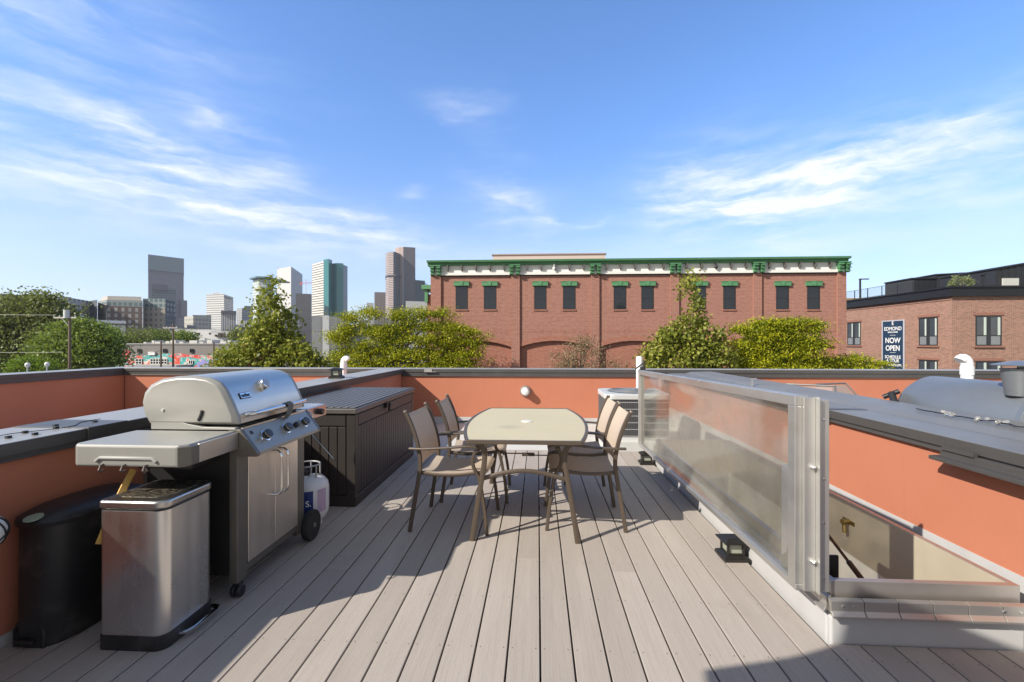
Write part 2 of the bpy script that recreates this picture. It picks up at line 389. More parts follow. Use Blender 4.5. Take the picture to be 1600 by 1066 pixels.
def tag(o, label, cat, group=None):
    o['label'] = label; o['category'] = cat
    if group: o['group'] = group
    return o
def place(o, loc):          # give a one-mesh thing its origin at its base (mesh was written relative to loc)
    o.location = loc; return o
def struct(name, mb, m, **k):
    o = mb.build(name, m, **k); o['kind'] = 'structure'; return o
def dup(root, loc, rz, label):
    r = root.copy(); col.objects.link(r); r.location = loc; r.rotation_euler = (0, 0, rz); r['label'] = label
    for ch in list(root.children):
        c = ch.copy(); col.objects.link(c); c.parent = r
        for g in list(ch.children):
            d_ = g.copy(); col.objects.link(d_); d_.parent = c
    return r
def arc(c, r, a0, a1, n, plane='xz', const=0.):
    o = []
    for i in range(n + 1):
        a = R(a0 + (a1 - a0) * i / n); p, q = c[0] + r * math.cos(a), c[1] + r * math.sin(a)
        o.append({'xz': (p, const, q), 'yz': (const, p, q), 'xy': (p, q, const)}[plane])
    return o
def text(body, size, m, name, parent, loc, rot, depth=.002, sx=1., bold=0.):
    cu = bpy.data.curves.new(name, 'FONT'); cu.body = body; cu.size = size; cu.extrude = depth; cu.align_x = 'CENTER'; cu.align_y = 'CENTER'; cu.offset = bold
    ob = bpy.data.objects.new(name, cu); col.objects.link(ob); bpy.context.view_layer.update()
    me = bpy.data.meshes.new_from_object(ob.evaluated_get(bpy.context.evaluated_depsgraph_get()))
    bpy.data.objects.remove(ob); me.materials.clear(); me.materials.append(m)
    for v in me.vertices: v.co.x *= sx
    o = bpy.data.objects.new(name, me); col.objects.link(o); o.parent = parent; o.location = loc; o.rotation_euler = rot
    return o

def spline(pts, n=6):
    out_ = []; P = [Vector(p) for p in pts]; P = [P[0] * 2 - P[1]] + P + [P[-1] * 2 - P[-2]]
    for i in range(1, len(P) - 2):
        for k_ in range(n):
            u = k_ / n; a_, b_, c_, d_ = P[i - 1], P[i], P[i + 1], P[i + 2]
            out_.append(.5 * ((2 * b_) + (-a_ + c_) * u + (2 * a_ - 5 * b_ + 4 * c_ - d_) * u * u + (-a_ + 3 * b_ - 3 * c_ + d_) * u ** 3))
    out_.append(P[-2]); return out_

# ================================================================== THE ROOF TERRACE
GZ = -10.5
WL, WR, YW = -2.375, 2.22, 7.95            # coping inner edges left / right, far wall
YB = -3.2
# ground to the horizon
g = MB().box(-9000, 9000, -400, 16000, GZ - 1, GZ); struct('ground', g, mat('city ground', (.13, .13, .115), .95, 0, .5, .02))
r_ = MB().box(-400, 400, 13, 21, GZ - .5, GZ + .004); struct('road', r_, mat('asphalt', (.05, .05, .052), .9, 0, .2, 1.))
r_ = MB().box(-400, 400, 10.6, 13, GZ - .5, GZ + .13).box(-400, 400, 21, 24, GZ - .5, GZ + .13); struct('pavement', r_, mat('pavement concrete', (.36, .35, .33), .9, 0, .15, 2.))
# roof deck under everything, and the houses' body
hb = thing('row_house', 'orange stucco row house that carries the roof terrace', 'house', (0, 2, GZ))
MB((0, 2, GZ)).box(-9.0, 8.0, YB - .4, 8.4, GZ, -.9).build('wall', M_STUCCO, hb)
MB((0, 2, GZ)).box(-8.9, WL - .1, YB, 8.0, -.897, -.10).box(WR + .1, 7.9, YB, 8.0, -.897, -.10).box(WL - .1, WR + .1, 5.35, 8.0, -.897, -.05)\
  .box(WL - .1, 1.37, YB, 5.35, -.897, -.06).box(1.37, WR + .1, YB, 2.2, -.897, -.06).box(1.37, WR + .1, 5.25, 5.35, -.897, -.06).build('roof', MEMB, hb)

# composite deck boards
dk = MB(); bw = .1445; gap = .0085; x0 = 0.012
k = -17
while True:
    xa = x0 + k * bw + gap / 2; xb = xa + bw - gap
    if xa > 2.2: break
    if xb > WL - .02:
        cuts = [YB, 5.82]
        js = sorted(random.sample([-.8, .85, 2.68, 3.3, 4.1, 4.9], 1)); 
        if k == -1: js = [2.885]
        if k in (3,): js = [2.75]
        ys = [YB] + js + [5.82]
        for ya, yb in zip(ys[:-1], ys[1:]):
            segs = [(ya + .0012, yb - .0012)]
            if xb > 1.32: # boards stop at the hatch curb
                segs = [(a, b) for a, b in ((ya, min(yb, 2.145)), (max(ya, 5.36), yb)) if b - a > .02]
            xe = min(xb, 2.235)
            for a, b in segs: dk.box(xa, xe, a, b, -.025, 0)
    k += 1
deck = struct('deck', dk, M_DECK, bevel=.0022)
sj = MB()
for y in np.arange(-3, 5.8, .4064): sj.box(-2.4, 1.31, y - .02, y + .02, -.055, -.0255)
struct('deck_joists', sj, mat('joist timber', (.05, .04, .03), .9))
tag(MB((0, 5.83, -.05)).box(WL + .02, WR + .02, 5.823, 5.845, -.05, -.002).build('deck_edge_board', M_DECK), 'composite board closing the far end of the decking', 'board').location = (0, 5.83, -.05)

def parapet(name, label, loc, axis, face, outer, a, b, ztop, zface, zred, side):
    """face = coping inner edge, outer = coping outer edge along the other axis; side=+1 when the terrace is on the + side"""
    T = thing(name, label, 'parapet wall', loc)
    s = side
    wf = face - s * .035                       # stucco face stands back from the coping edge
    wo = outer + s * .035
    def bx(mb, u0, u1, z0, z1, a_=a, b_=b):
        u0, u1 = min(u0, u1), max(u0, u1)
        return mb.box(u0, u1, a_, b_, z0, z1) if axis == 'y' else mb.box(a_, b_, u0, u1, z0, z1)
    bx(MB(loc), wf, wo, zred, ztop - .03).build('stucco_panel', M_STUCCO, T)
    c = MB(loc)
    bx(c, face, face - s * .012, ztop - .06, ztop - .004); bx(c, face - s * .012, face - s * .024, zface, ztop - .055)
    bx(c, face - s * .006, face - s * .02, zface - .004, zface + .006)
    bx(c, outer, outer + s * .012, ztop - .1, ztop - .004)
    c.build('coping_fascia', COPING, T, bevel=.002)
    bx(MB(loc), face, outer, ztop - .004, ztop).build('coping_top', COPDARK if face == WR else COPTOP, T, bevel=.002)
    bx(MB(loc), wf + s * .006, wf, -.06, zred).build('flashing', FLASH, T)
    bx(MB(loc), wf, wo, -.9, zred).build('lower_wall', M_STUCCO, T)
    return T
PL = parapet('parapet_wall', 'left parapet between the terraces with pale metal coping behind the grill', (-2.6, 3, 0), 'y', WL, -2.80, YB, 7.93, .918, .835, .05, +1)
PR = parapet('parapet_wall', 'right parapet beside the roof hatch with wide grey coping', (2.6, 3, 0), 'y', WR, 2.95, YB, 7.93, .859, .772, .28, -1)
PF = parapet('parapet_wall', 'far parapet closing the terrace behind the table', (0, 8.1, 0), 'x', YW, 8.32, -7.60, 8.0, .918, .79, .068, -1)
PLL = parapet('parapet_wall', 'shaded parapet along the left edge of the neighbouring terrace', (-7.8, 3, 0), 'y', -7.60, -8.05, YB, 8.32, .918, .79, .03, +1)
# sloped upper ridge on the wide right coping, joint covers, clips
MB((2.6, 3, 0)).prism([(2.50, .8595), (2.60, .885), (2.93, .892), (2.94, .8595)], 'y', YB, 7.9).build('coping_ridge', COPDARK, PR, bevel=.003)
MB((2.6, 3, 0)).box(WR - .018, WR - .001, 3.6, 3.68, .78, .862).box(WR - .002, 2.5, 3.6, 3.68, .8595, .863).build('joint_cover', COPING, PR)
MB((-2.6, 3, 0)).box(WL, WL + .012, 2.27, 2.50, .846, .921).box(WL + .01, WL + .032, 2.27, 2.36, .846, .855).box(-2.79, WL + .011, 2.27, 2.50, .9185, .9225).build('joint_cover', COPING, PL, bevel=.002)
MB((0, 8.1, 0)).box(-2.0, -1.86, YW - .012, YW + .002, .868, .921).box(-2.0, -1.78, YW - .03, YW - .01, .862, .870).build('joint_cover', COPTOP, PF)
# gutter-like channel fixed on the right wall
gt = thing('metal_channel', 'long grey metal channel fixed under the right coping', 'channel', (2.2, 2, .7))
MB((2.2, 2, .7)).prism([(2.222, .79), (2.222, .735), (2.14, .735), (2.14, .755), (2.20, .757), (2.20, .79)], 'y', .3, 2.62).build('channel', COPING, gt, bevel=.002)
MB((2.2, 2, .7)).box(2.19, 2.215, 2.42, 2.6, .79, .81).build('clip', COPING, gt)

# bulkhead wall light on far wall
wl = thing('wall_light', 'round white bulkhead light on the far orange wall', 'light', tuple(atY(821, 611, YW)))
p = atY(821, 611, YW + .035); C0 = Vector((p.x, YW + .035, p.z)); o_ = tuple(wl.location)
MB(o_).lathe([(.098, 0), (.098, .03), (.082, .06), (.06, .065)], C0, (0, -1, 0)).build('base', mat('pewter', (.32, .30, .28), .5, .5), wl, smooth=True)
MB(o_).lathe([(.066, .04), (.07, .07), (.068, .12), (.055, .15), (.03, .162), (.0001, .165)], C0, (0, -1, 0)).build('lens', mat('frosted lens', (.75, .76, .74), .3, 0, .1, 25), wl, smooth=True)

# ---------------------------------------------------------------- roof hatch with its raised lid
CX0, CX1, CY0, CY1 = 1.335, 2.175, 2.155, 5.30
ht = thing('roof_hatch', 'open aluminium roof hatch with its clear lid standing upright', 'roof hatch', (1.75, 2.2, 0)); ho = (1.75, 2.2, 0)
def ring(mb, x0, x1, y0, y1, t_, z0, z1):
    return mb.box(x0, x1, y0, y0 + t_, z0, z1).box(x0, x1, y1 - t_, y1, z0, z1).box(x0, x0 + t_, y0 + t_, y1 - t_, z0, z1).box(x1 - t_, x1, y0 + t_, y1 - t_, z0, z1)
ring(MB(ho), CX0, CX1, CY0, CY1, .03, -.05, .120).build('curb', FLASH, ht, bevel=.012, seg=3)
ring(MB(ho), CX0 + .012, CX1 - .004, CY0 + .02, CY1 - .02, .028, .121, .275).build('upper_frame', GALVX, ht, bevel=.003)
ring(MB(ho), CX0 + .0415, CX1 - .0335, CY0 + .0495, CY1 - .05, .003, -.08, .272).build('liner', steel('zinc liner', (.68, .60, .46), .5, 'z', .5, metal=.4), ht)
# flanged drip trim along the front, in short bent lengths
dr = MB(ho); n = 6; wd = (CX1 + .03 - (CX0 - .015)) / n
for i in range(n):
    xa = CX0 - .015 + i * wd + .002; xb = xa + wd - .004
    dr.prism([(CY0 - .002, .209), (CY0 - .024, .203), (CY0 - .026, .160), (CY0 - .040, .142), (CY0 - .040, .132), (CY0 - .022, .142), (CY0 - .014, .165), (CY0 - .004, .198)], 'x', xa, xb)
dr.build('drip_trim', GALVX, ht, bevel=.0015)
sd = MB(ho); n = 8
for i in range(n):
    ya = CY0 + .01 + i * .39; yb = min(ya + .382, CY1)
    sd.prism([(CX0 + .01, .209), (CX0 - .012, .203), (CX0 - .014, .160), (CX0 - .024, .142), (CX0 - .024, .132), (CX0 - .010, .142), (CX0 - .004, .165), (CX0 + .008, .198)], 'y', ya, yb)
sd.build('drip_trim', GALVY, ht, bevel=.0015)
for x in (1.375, 1.425, 2.06, 2.13): MB(ho).cyl((x, CY0 - .021, .18), (x, CY0 - .0285, .18), .006, n=8).build('screw', CHROME, ht)
# stairwell walls below the hatch, white drywall, a dark stair
M_DRY = mat('white drywall', (.88, .85, .78), .8, 0, .03, 3)
st_ = MB(ho).box(CX0 + .0, CX0 + .03, CY0 + .03, CY1 - .03, -2.6, -.081).box(CX1 - .03, CX1, CY0 + .03, CY1 - .03, -2.6, -.081).box(CX0, CX1, CY0, CY0 + .03, -2.6, -.052).box(CX0, CX1, CY1 - .03, CY1, -2.6, -.052).box(CX0, CX1, CY0, CY1, -2.65, -2.601)
st_.build('stairwell', M_DRY, ht)
stp = MB(ho)
for i in range(9): stp.box(CX0 + .032, CX1 - .032, CY0 + .2 + i * .3, CY0 + .5 + i * .3, -2.6 , -2.4 + i * .23)
stp.build('stair', mat('stair carpet', (.4, .37, .32), .95, 0, .1, 30, .4, 200), ht)
# lid: rectangular frame with clear sheet
def LP(u, v, off=0.):        # u along the lid 0..1, v up 0..1, off outwards (towards -x)
    a = Vector((1.215, 2.17, .225)); b = Vector((1.232, 5.53, .145))
    dirn = (b - a); nrm = Vector((-dirn.y, dirn.x, 0)).normalized()
    return a + dirn * u + Vector((0, 0, .900)) * v + nrm * off
def lidbar(mb, u0, u1, v0, v1, o0, o1):
    vs = [LP(u, v, o) for v in (v0, v1) for o in (o0, o1) for u in (u0, u1)]
    return mb._add(vs, [(0, 2, 3, 1), (4, 5, 7, 6), (0, 1, 5, 4), (2, 6, 7, 3), (0, 4, 6, 2), (1, 3, 7, 5)])
fr = MB(ho)
lidbar(fr, .0, 1.0, .945, 1.0, -.03, .03); lidbar(fr, .0, 1.0, .0, .035, -.03, .025)
lidbar(fr, .0, .018, .035, .945, -.03, .03); lidbar(fr, .985, 1.0, .035, .945, -.03, .03)
fr.build('lid_frame', GALVY, ht, bevel=.003)
# wide end posts: two flat aluminium plates facing the camera
pA = LP(0, 0); 
MB(ho).box(pA.x + .002, pA.x + .051, pA.y - .02, pA.y - .002, .232, 1.118).build('post_plate', GALV, ht, bevel=.002)
MB(ho).box(pA.x + .055, pA.x + .108, pA.y - .026, pA.y - .006, .235, 1.108).build('post_plate', GALV, ht, bevel=.002)
MB(ho).box(pA.x + .0515, pA.x + .0545, pA.y - .05, pA.y - .002, .232, 1.122).build('post_fin', GALV, ht)
for z in (.37, .80): MB(ho).lathe([(.011, 0), (.011, .012), (.006, .018), (.0001, .019)], (pA.x + .038, pA.y - .02, z), (0, -1, 0), 12).build('bolt', CHROME, ht, smooth=True)
for z in (.30, .55, .75, 1.02): MB(ho).lathe([(.006, 0), (.005, .004), (.0001, .005)], (pA.x + .082, pA.y - .026, z), (0, -1, 0), 10).build('rivet', CHROME, ht, smooth=True)
for i in range(9):
    q = LP(.06 + i * .11, 1.0, .012); MB(ho).lathe([(.008, 0), (.007, .006), (.0001, .009)], q, (0, 0, 1), 10).build('bolt', CHROME, ht, smooth=True)
def clearsheet():
    m = bpy.data.materials.new('scuffed polycarbonate'); m.use_nodes = True; tt = NT(m.node_tree); o = tt.n['Material Output']; tt.n.remove(tt.n['Principled BSDF'])
    co = tt.add('ShaderNodeTexCoord').outputs['Object']
    sm = tt.noise(tt.mapping(co, (1, 1, 1.6)), 1.6, 6, .65, .8); sc2 = tt.sm(tt.noise(tt.mapping(co, (1, 14, 3), (0, 0, 0)), 2.2, 5, .7, 1.5), .62, .72)
    tr = tt.add('ShaderNodeBsdfTransparent'); tr.inputs[0].default_value = (.90, .90, .86, 1)
    df = tt.add('ShaderNodeBsdfDiffuse'); df.inputs[0].default_value = (.42, .41, .36, 1)
    tl = tt.add('ShaderNodeBsdfTranslucent'); tl.inputs[0].default_value = (.40, .39, .34, 1)
    gl = tt.add('ShaderNodeBsdfGlossy'); gl.inputs['Roughness'].default_value = .10; gl.inputs[0].default_value = (.95, .95, .95, 1)
    bp = tt.add('ShaderNodeBump'); bp.inputs['Strength'].default_value = .2; bp.inputs['Distance'].default_value = .05
    tt.put(bp.inputs['Height'], tt.noise(co, 1.4, 2, .4)); tt.l.new(bp.outputs[0], gl.inputs['Normal'])
    a = tt.add('ShaderNodeMixShader'); a.inputs[0].default_value = .5; tt.l.new(df.outputs[0], a.inputs[1]); tt.l.new(tl.outputs[0], a.inputs[2])
    b = tt.add('ShaderNodeMixShader'); tt.put(b.inputs[0], tt.math('ADD', tt.math('MULTIPLY', tt.sm(sm, .3, .75), .26), tt.math('ADD', .09, tt.math('MULTIPLY', sc2, .12))))
    tt.l.new(tr.outputs[0], b.inputs[1]); tt.l.new(a.outputs[0], b.inputs[2])
    fz = tt.add('ShaderNodeFresnel'); fz.inputs[0].default_value = 1.58
    c = tt.add('ShaderNodeMixShader'); tt.put(c.inputs[0], tt.math('ADD', tt.math('MULTIPLY', fz.outputs[0], .42), .02, clamp=True)); tt.l.new(b.outputs[0], c.inputs[1]); tt.l.new(gl.outputs[0], c.inputs[2])
    tt.l.new(c.outputs[0], o.inputs[0]); return m
def bul(u, v):
    q = LP(.018 + .967 * u, .035 + .91 * v); e = (math.sin(math.pi * u) * math.sin(math.pi * v)) ** .5
    return q + Vector((.05 * e, 0, 0))
MB(ho).grid(bul, 40, 16, .004).build('clear_sheet', clearsheet(), ht, smooth=True)
# inner lining strip by the post, gas strut, latch, switch box
lidb = MB(ho); lidbar(lidb, .02, .055, .04, .60, -.028, -.006); lidb.build('lining_strip', GALVY, ht)
sa, sb_, sc3 = atY(1291, 832, 2.46), atY(1326, 878, 2.44), atY(1352, 912, 2.42)
MB(ho).cyl(sa, sb_, .008, n=10).cyl(sb_, sc3, .014, n=10).build('gas_strut', mat('strut bronze', (.12, .09, .07), .35, .6), ht, smooth=True)
q = atX(1326, 815, CX1 - .037); bz = MB(ho)
bz.obox(q, (.006, .12, .028), Quaternion((0, 0, 1), 0)).cyl(q + Vector((0, 0, 0)), q + Vector((-.05, -.01, 0)), .018, n=12).cyl(q + Vector((-.03, 0, -.01)), q + Vector((-.04, -.02, -.07)), .014, n=10).lathe([(.018, 0), (.018, .012), (.0001, .014)], q + Vector((-.03, 0, 0)), (-1, 0, 0), 14)
bz.build('latch', mat('brass', (.30, .22, .08), .4, .8), ht, bevel=.001)
la, lb_ = atY(1293, 866, 2.3), atY(1308, 903, 2.3)
MB(ho).box(la.x, lb_.x, 2.285, 2.30, lb_.z, la.z).build('latch_box', BLACKM, ht, bevel=.004)
q = atX(1175, 600, 2.5)
tag(place(MB(tuple(q)).box(q.x - .008, q.x + .008, q.y - .008, q.y + .008, .86 - .0, .955).box(q.x - .012, q.x + .05, q.y - .012, q.y + .012, .95, .96)._add([], []).build('metal_bracket', GALV), tuple(q)), 'small upright metal bracket standing on the right coping', 'bracket')

# ---------------------------------------------------------------- little black deck lights
DL = mat('lantern bronze black', (.035, .033, .03), .4, .5, .2, 20, .2, 150)
GLS = mat('frosted lantern pane', (.30, .32, .26), .25, 0, .15, 30)
def make_lantern(loc, rz, label, s=1.):
    T = thing('solar_post_light', label, 'solar light', loc, rz, 'small black solar cap lights')
    def fr_(mb, a, b, za, zb):
        vs = [(x * a, y * a, za) for x, y in ((-1, -1), (1, -1), (1, 1), (-1, 1))] + [(x * b, y * b, zb) for x, y in ((-1, -1), (1, -1), (1, 1), (-1, 1))]
        return mb._add(vs, [(3, 2, 1, 0), (4, 5, 6, 7)] + [(i, (i + 1) % 4, 4 + (i + 1) % 4, 4 + i) for i in range(4)])
    m = MB(); fr_(m, .079, .079, 0, .02); fr_(m, .079, .055, .021, .034); m.build('base', DL, T, bevel=.002)
    m = MB()
    for x in (-1, 1):
        for y in (-1, 1): m.box(x * .047 - .007, x * .047 + .007, y * .047 - .007, y * .047 + .007, .034, .105)
    m.box(-.05, .05, -.05, .05, .034, .042).box(-.05, .05, -.05, .05, .098, .106); m.build('cage', DL, T, bevel=.001)
    MB().box(-.043, .043, -.043, .043, .043, .097).build('pane', GLS, T)
    m = MB(); fr_(m, .075, .078, .106, .114); fr_(m, .078, .035, .1145, .135); m.build('roof', DL, T, bevel=.002)
    return T
a = atZ(1152.5, 870); L1 = make_lantern((1.243, 2.985, .0), R(2), 'small black cap light lying nearest on the decking beside the hatch')
L2 = dup(L1, (1.235, 5.26, 0), R(-3), 'small black cap light at the far end of the hatch')
a = atZ(526, 591, .918); L3 = dup(L1, (a.x, a.y, .918), R(4), 'small black cap light standing on the left coping by the white vent')

# ---------------------------------------------------------------- dining table and sling chairs
TBX, TBY = -.09, 3.78
tb = thing('patio_table', 'beige topped patio table with bowed sides and bronze curved legs', 'table', (TBX, TBY, 0))
def tabpoly(ins=0., n=14):
    pts = []; hy = .77 - ins; w0 = .385 - ins * .5; w1 = .49 - ins
    for i in range(n + 1):
        s_ = -1 + 2 * i / n; pts.append((w0 + (w1 - w0) * (1 - s_ * s_), s_ * hy))
    for i in range(n + 1):
        s_ = 1 - 2 * i / n; pts.append((-(w0 + (w1 - w0) * (1 - s_ * s_)), s_ * hy))
    return pts
rim_o, rim_i = tabpoly(0), tabpoly(.024)
m = MB(); n = len(rim_o); vs = [(x, y, .695) for x, y in rim_o] + [(x, y, .722) for x, y in rim_o] + [(x, y, .722) for x, y in rim_i] + [(x, y, .695) for x, y in rim_i]
m._add(vs, [(a_ * n + i, a_ * n + (i + 1) % n, ((a_ + 1) % 4) * n + (i + 1) % n, ((a_ + 1) % 4) * n + i) for a_ in range(4) for i in range(n)])
m.build('rim', BRONZE, tb, bevel=.003)
def tabtop():
    m_, tt, p_ = newmat('painted glass top'); co = tt.add('ShaderNodeTexCoord').outputs['Object']
    c = tt.mix(tt.noise(co, 2.5, 5), (.49, .43, .285), (.56, .50, .34))
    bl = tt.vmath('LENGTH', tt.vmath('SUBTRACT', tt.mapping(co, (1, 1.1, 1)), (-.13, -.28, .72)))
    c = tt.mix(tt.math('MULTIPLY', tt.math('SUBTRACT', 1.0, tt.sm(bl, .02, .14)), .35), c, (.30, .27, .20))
    tt.put(p_.inputs['Base Color'], c); tt.put(p_.inputs['Roughness'], tt.math('ADD', .42, tt.math('MULTIPLY', tt.noise(co, 6, 5), .3)))
    return m_
MB().prism(tabpoly(.022), 'z', .705, .7185).build('tabletop', tabtop(), tb)
MB().lathe([(.046, .7186), (.046, .7225), (.038, .725), (.0001, .7255)]).build('umbrella_plug', mat('cream plastic', (.70, .69, .63), .4), tb, smooth=True)
for sx in (-1, 1):
    for sy in (-1, 1):
        pts = spline([(sx * .395, sy * .64, .688), (sx * .345, sy * .638, .684), (sx * .297, sy * .637, .655), (sx * .278, sy * .637, .60), (sx * .280, sy * .637, .53), (sx * .298, sy * .638, .42), (sx * .334, sy * .642, .20), (sx * .364, sy * .646, .0)], 4)
        MB().tube(pts, .02, 12, flat=(.036, .030), up=(0, 1, 0)).build('leg', BRONZE, tb, smooth=True)
for sy in (-1, 1):
    MB().tube([(-.285 + .57 * i / 12, sy * .618, .425 + .055 * math.sin(math.pi * i / 12)) for i in range(13)], .012, 8, flat=(.022, .03), up=(0, 0, 1)).build('arched_brace', BRONZE, tb, smooth=True)
MB().cyl((-.31, .63, .30), (-.03, .63, .30), .006, n=8).cyl((-.05, .63, .285), (.31, .63, .285), .006, n=8).box(-.06, .06, .622, .638, .276, .308).build('folding_rod', BRONZE, tb)
MB().cyl((-.30, -.6, .69), (-.30, .6, .69), .012, n=8).cyl((.30, -.6, .69), (.30, .6, .69), .012, n=8).build('under_rails', BRONZE, tb)

def slingmat():
    m_ = bpy.data.materials.new('beige sling mesh'); m_.use_nodes = True; tt = NT(m_.node_tree); p_ = tt.n['Principled BSDF']; o = tt.n['Material Output']
    co = tt.add('ShaderNodeTexCoord').outputs['Object']
    n1 = tt.noise(co, 7, 4); wv = tt.noise(tt.mapping(co, (500, 60, 60)), 1, 1); c = tt.mix(n1, (.66, .555, .45), (.74, .63, .52)); c = tt.mix(tt.math('MULTIPLY', wv, .35), c, (.42, .33, .26))
    tt.put(p_.inputs['Base Color'], c); p_.inputs['Roughness'].default_value = .7
    b = tt.add('ShaderNodeBump'); b.inputs['Strength'].default_value = .3; b.inputs['Distance'].default_value = .001
    tt.put(b.inputs['Height'], tt.noise(co, 350, 2)); tt.l.new(b.outputs[0], p_.inputs['Normal'])
    tl = tt.add('ShaderNodeBsdfTranslucent'); tt.put(tl.inputs[0], (.62, .49, .35)); a_ = tt.add('ShaderNodeMixShader'); a_.inputs[0].default_value = .34
    tt.l.new(p_.outputs[0], a_.inputs[1]); tt.l.new(tl.outputs[0], a_.inputs[2]); tt.l.new(a_.outputs[0], o.inputs[0]); return m_
SLING = slingmat()
REAR = [(-.285, 0), (-.255, .2), (-.222, .40), (-.212, .50), (-.225, .60), (-.258, .72), (-.300, .82), (-.325, .868)]
SEATP = [(-.225, .425), (-.10, .412), (.05, .415), (.18, .432), (.235, .432), (.262, .415)]
def make_chair(loc, rz, label):
    T = thing('sling_chair', label, 'chair', loc, rz, 'beige sling chairs around the patio table')
    W = .235
    for s_ in (-1, 1):
        MB().tube(spline([(x, s_ * (W + (.02 if z < .3 else 0) * (1 - z / .3)), z) for x, z in REAR]), .013, 10, flat=(.022, .030), up=(1, 0, 0)).build('rear_leg', BRONZE, T, smooth=True)
        MB().tube(spline([(.285, s_ * (W + .02), 0), (.262, s_ * (W + .012), .2), (.222, s_ * W, .40), (.188, s_ * (W + .005), .47), (.178, s_ * (W + .01), .53), (.195, s_ * (W + .01), .585), (.225, s_ * (W + .01), .612)]), .012, 10, flat=(.020, .026), up=(1, 0, 0)).build('front_leg', BRONZE, T, smooth=True)
        MB().tube(spline([(-.285, s_ * (W + .022), .604), (-.18, s_ * (W + .03), .606), (-.02, s_ * (W + .034), .618), (.14, s_ * (W + .03), .632), (.24, s_ * (W + .022), .624), (.275, s_ * (W + .018), .606)]), .012, 12, flat=(.036, .017), up=(0, 0, 1)).build('armrest', BRONZE, T, smooth=True)
        MB().tube(spline([(x, s_ * (W - .012), z) for x, z in SEATP]), .012, 8, flat=(.016, .026), up=(0, 0, 1)).build('seat_rail', BRONZE, T, smooth=True)
    def seat(u, v):
        k_ = u * (len(SEATP) - 1); i = min(int(k_), len(SEATP) - 2); f_ = k_ - i
        x = SEATP[i][0] * (1 - f_) + SEATP[i + 1][0] * f_; z = SEATP[i][1] * (1 - f_) + SEATP[i + 1][1] * f_
        y = (v - .5) * 2 * (W - .012); return (x, y, z + .012 - .022 * math.cos(math.pi * (v - .5)))
    MB().grid(seat, 15, 12, .004).build('seat', SLING, T, smooth=True)
    B = spline([(x, 0, z) for x, z in REAR[3:]], 5)
    def back(u, v):
        k_ = u * (len(B) - 1.001); i = int(k_); f_ = k_ - i; q_ = B[i] * (1 - f_) + B[i + 1] * f_
        y = (v - .5) * 2 * (W - .008); return (q_.x + .004 - .022 * math.cos(math.pi * (v - .5)), y, q_.z - (0.012 * math.cos(math.pi * (v - .5)) if u > .9 else 0) - .02)
    MB().grid(back, 18, 12, .004).build('backrest', SLING, T, smooth=True)
    MB().cyl((-.222, -W, .40), (-.222, W, .40), .009, n=8).cyl((.215, -W, .405), (.215, W, .405), .009, n=8).build('cross_bars', BRONZE, T)
    mm = MB()
    for s_ in (-1, 1): mm.lathe([(.014, 0), (.014, .008), (.010, .012), (.0001, .013)], (-.325, s_ * W, .864), (-.45, 0, .9), 10)
    mm.build('post_caps', mat('cap bronze', (.30, .25, .20), .4, .4), T, smooth=True)
    return T
c0 = make_chair((-.625, 3.49, 0), R(-4), 'sling chair with its armrest nearest the camera on the left of the table')
dup(c0, (-.548, 4.13, 0), R(1), 'sling chair on the left of the table, farther from the camera')
dup(c0, (.352, 3.585, 0), R(180), 'sling chair nearest the camera on the right of the table')
dup(c0, (.355, 4.14, 0), R(181), 'sling chair on the right of the table, farther back by the air conditioner')

# ---------------------------------------------------------------- air conditioner on its pad, vents
ac = thing('air_conditioner', 'grey louvred condenser unit standing on a pale pad in the far right corner', 'air conditioner', (1.32, 6.42, 0)); ao = (1.32, 6.42, 0)
MB(ao).box(.86, 1.80, 5.95, 6.90, -.05, .10).build('pad', mat('pad concrete', (.50, .51, .49), .8, 0, .1, 5, .3, 60), ac, bevel=.01)
def rr(x0, x1, y0, y1, r, n=6):
    o = []
    for cx, cy, a0 in ((x1 - r, y1 - r, 0), (x0 + r, y1 - r, 90), (x0 + r, y0 + r, 180), (x1 - r, y0 + r, 270)):
        for i in range(n + 1): a_ = R(a0 + 90 * i / n); o.append((cx + r * math.cos(a_), cy + r * math.sin(a_)))
    return o
ACP = mat('ac light enamel', (.56, .57, .56), .4, .1, .05, 5)
MB(ao).prism(rr(.905, 1.735, 6.03, 6.85, .11), 'z', .125, .63).build('coil', mat('ac dark coil', (.09, .093, .10), .6, .3), ac)
lv = MB(ao)
for i in range(6): lv.prism(rr(.898, 1.742, 6.023, 6.857, .115), 'z', .15 + i * .088, .158 + i * .088)
lv.build('guard_rings', ACP, ac)
vb = MB(ao)
for i in range(30): x = .99 + i * .023; vb.box(x, x + .004, 6.019, 6.0225, .14, .63)
for i in range(26): y = 6.12 + i * .025; vb.box(.893, .8975, y, y + .004, .14, .63)
vb.build('guard_wires', mat('guard wire', (.16, .16, .165), .5, .3), ac)
MB(ao).prism(rr(.89, 1.75, 6.015, 6.865, .12), 'z', .10, .14).build('base_pan', ACP, ac)
MB(ao).prism(rr(.885, 1.755, 6.01, 6.87, .12), 'z', .63, .70).build('top_cover', ACP, ac, bevel=.012)
fg = MB(ao)
for r0 in np.arange(.06, .36, .03): fg.tube([(1.32 + r0 * math.cos(a), 6.44 + r0 * math.sin(a), .713 + .02 * (1 - r0 / .36)) for a in np.linspace(0, 2 * math.pi, 33)], .003, 5)
for k_ in range(8): a = k_ * math.pi / 4; fg.cyl((1.32, 6.44, .735), (1.32 + .36 * math.cos(a), 6.44 + .36 * math.sin(a), .708), .004, n=6)
fg.build('fan_grille', mat('grille steel', (.32, .34, .36), .4, .5), ac)
MB(ao).lathe([(.34, .7005), (.34, .703), (.0001, .703)], (1.32, 6.44, 0)).build('fan_well', mat('fan well', (.12, .13, .14), .7), ac)
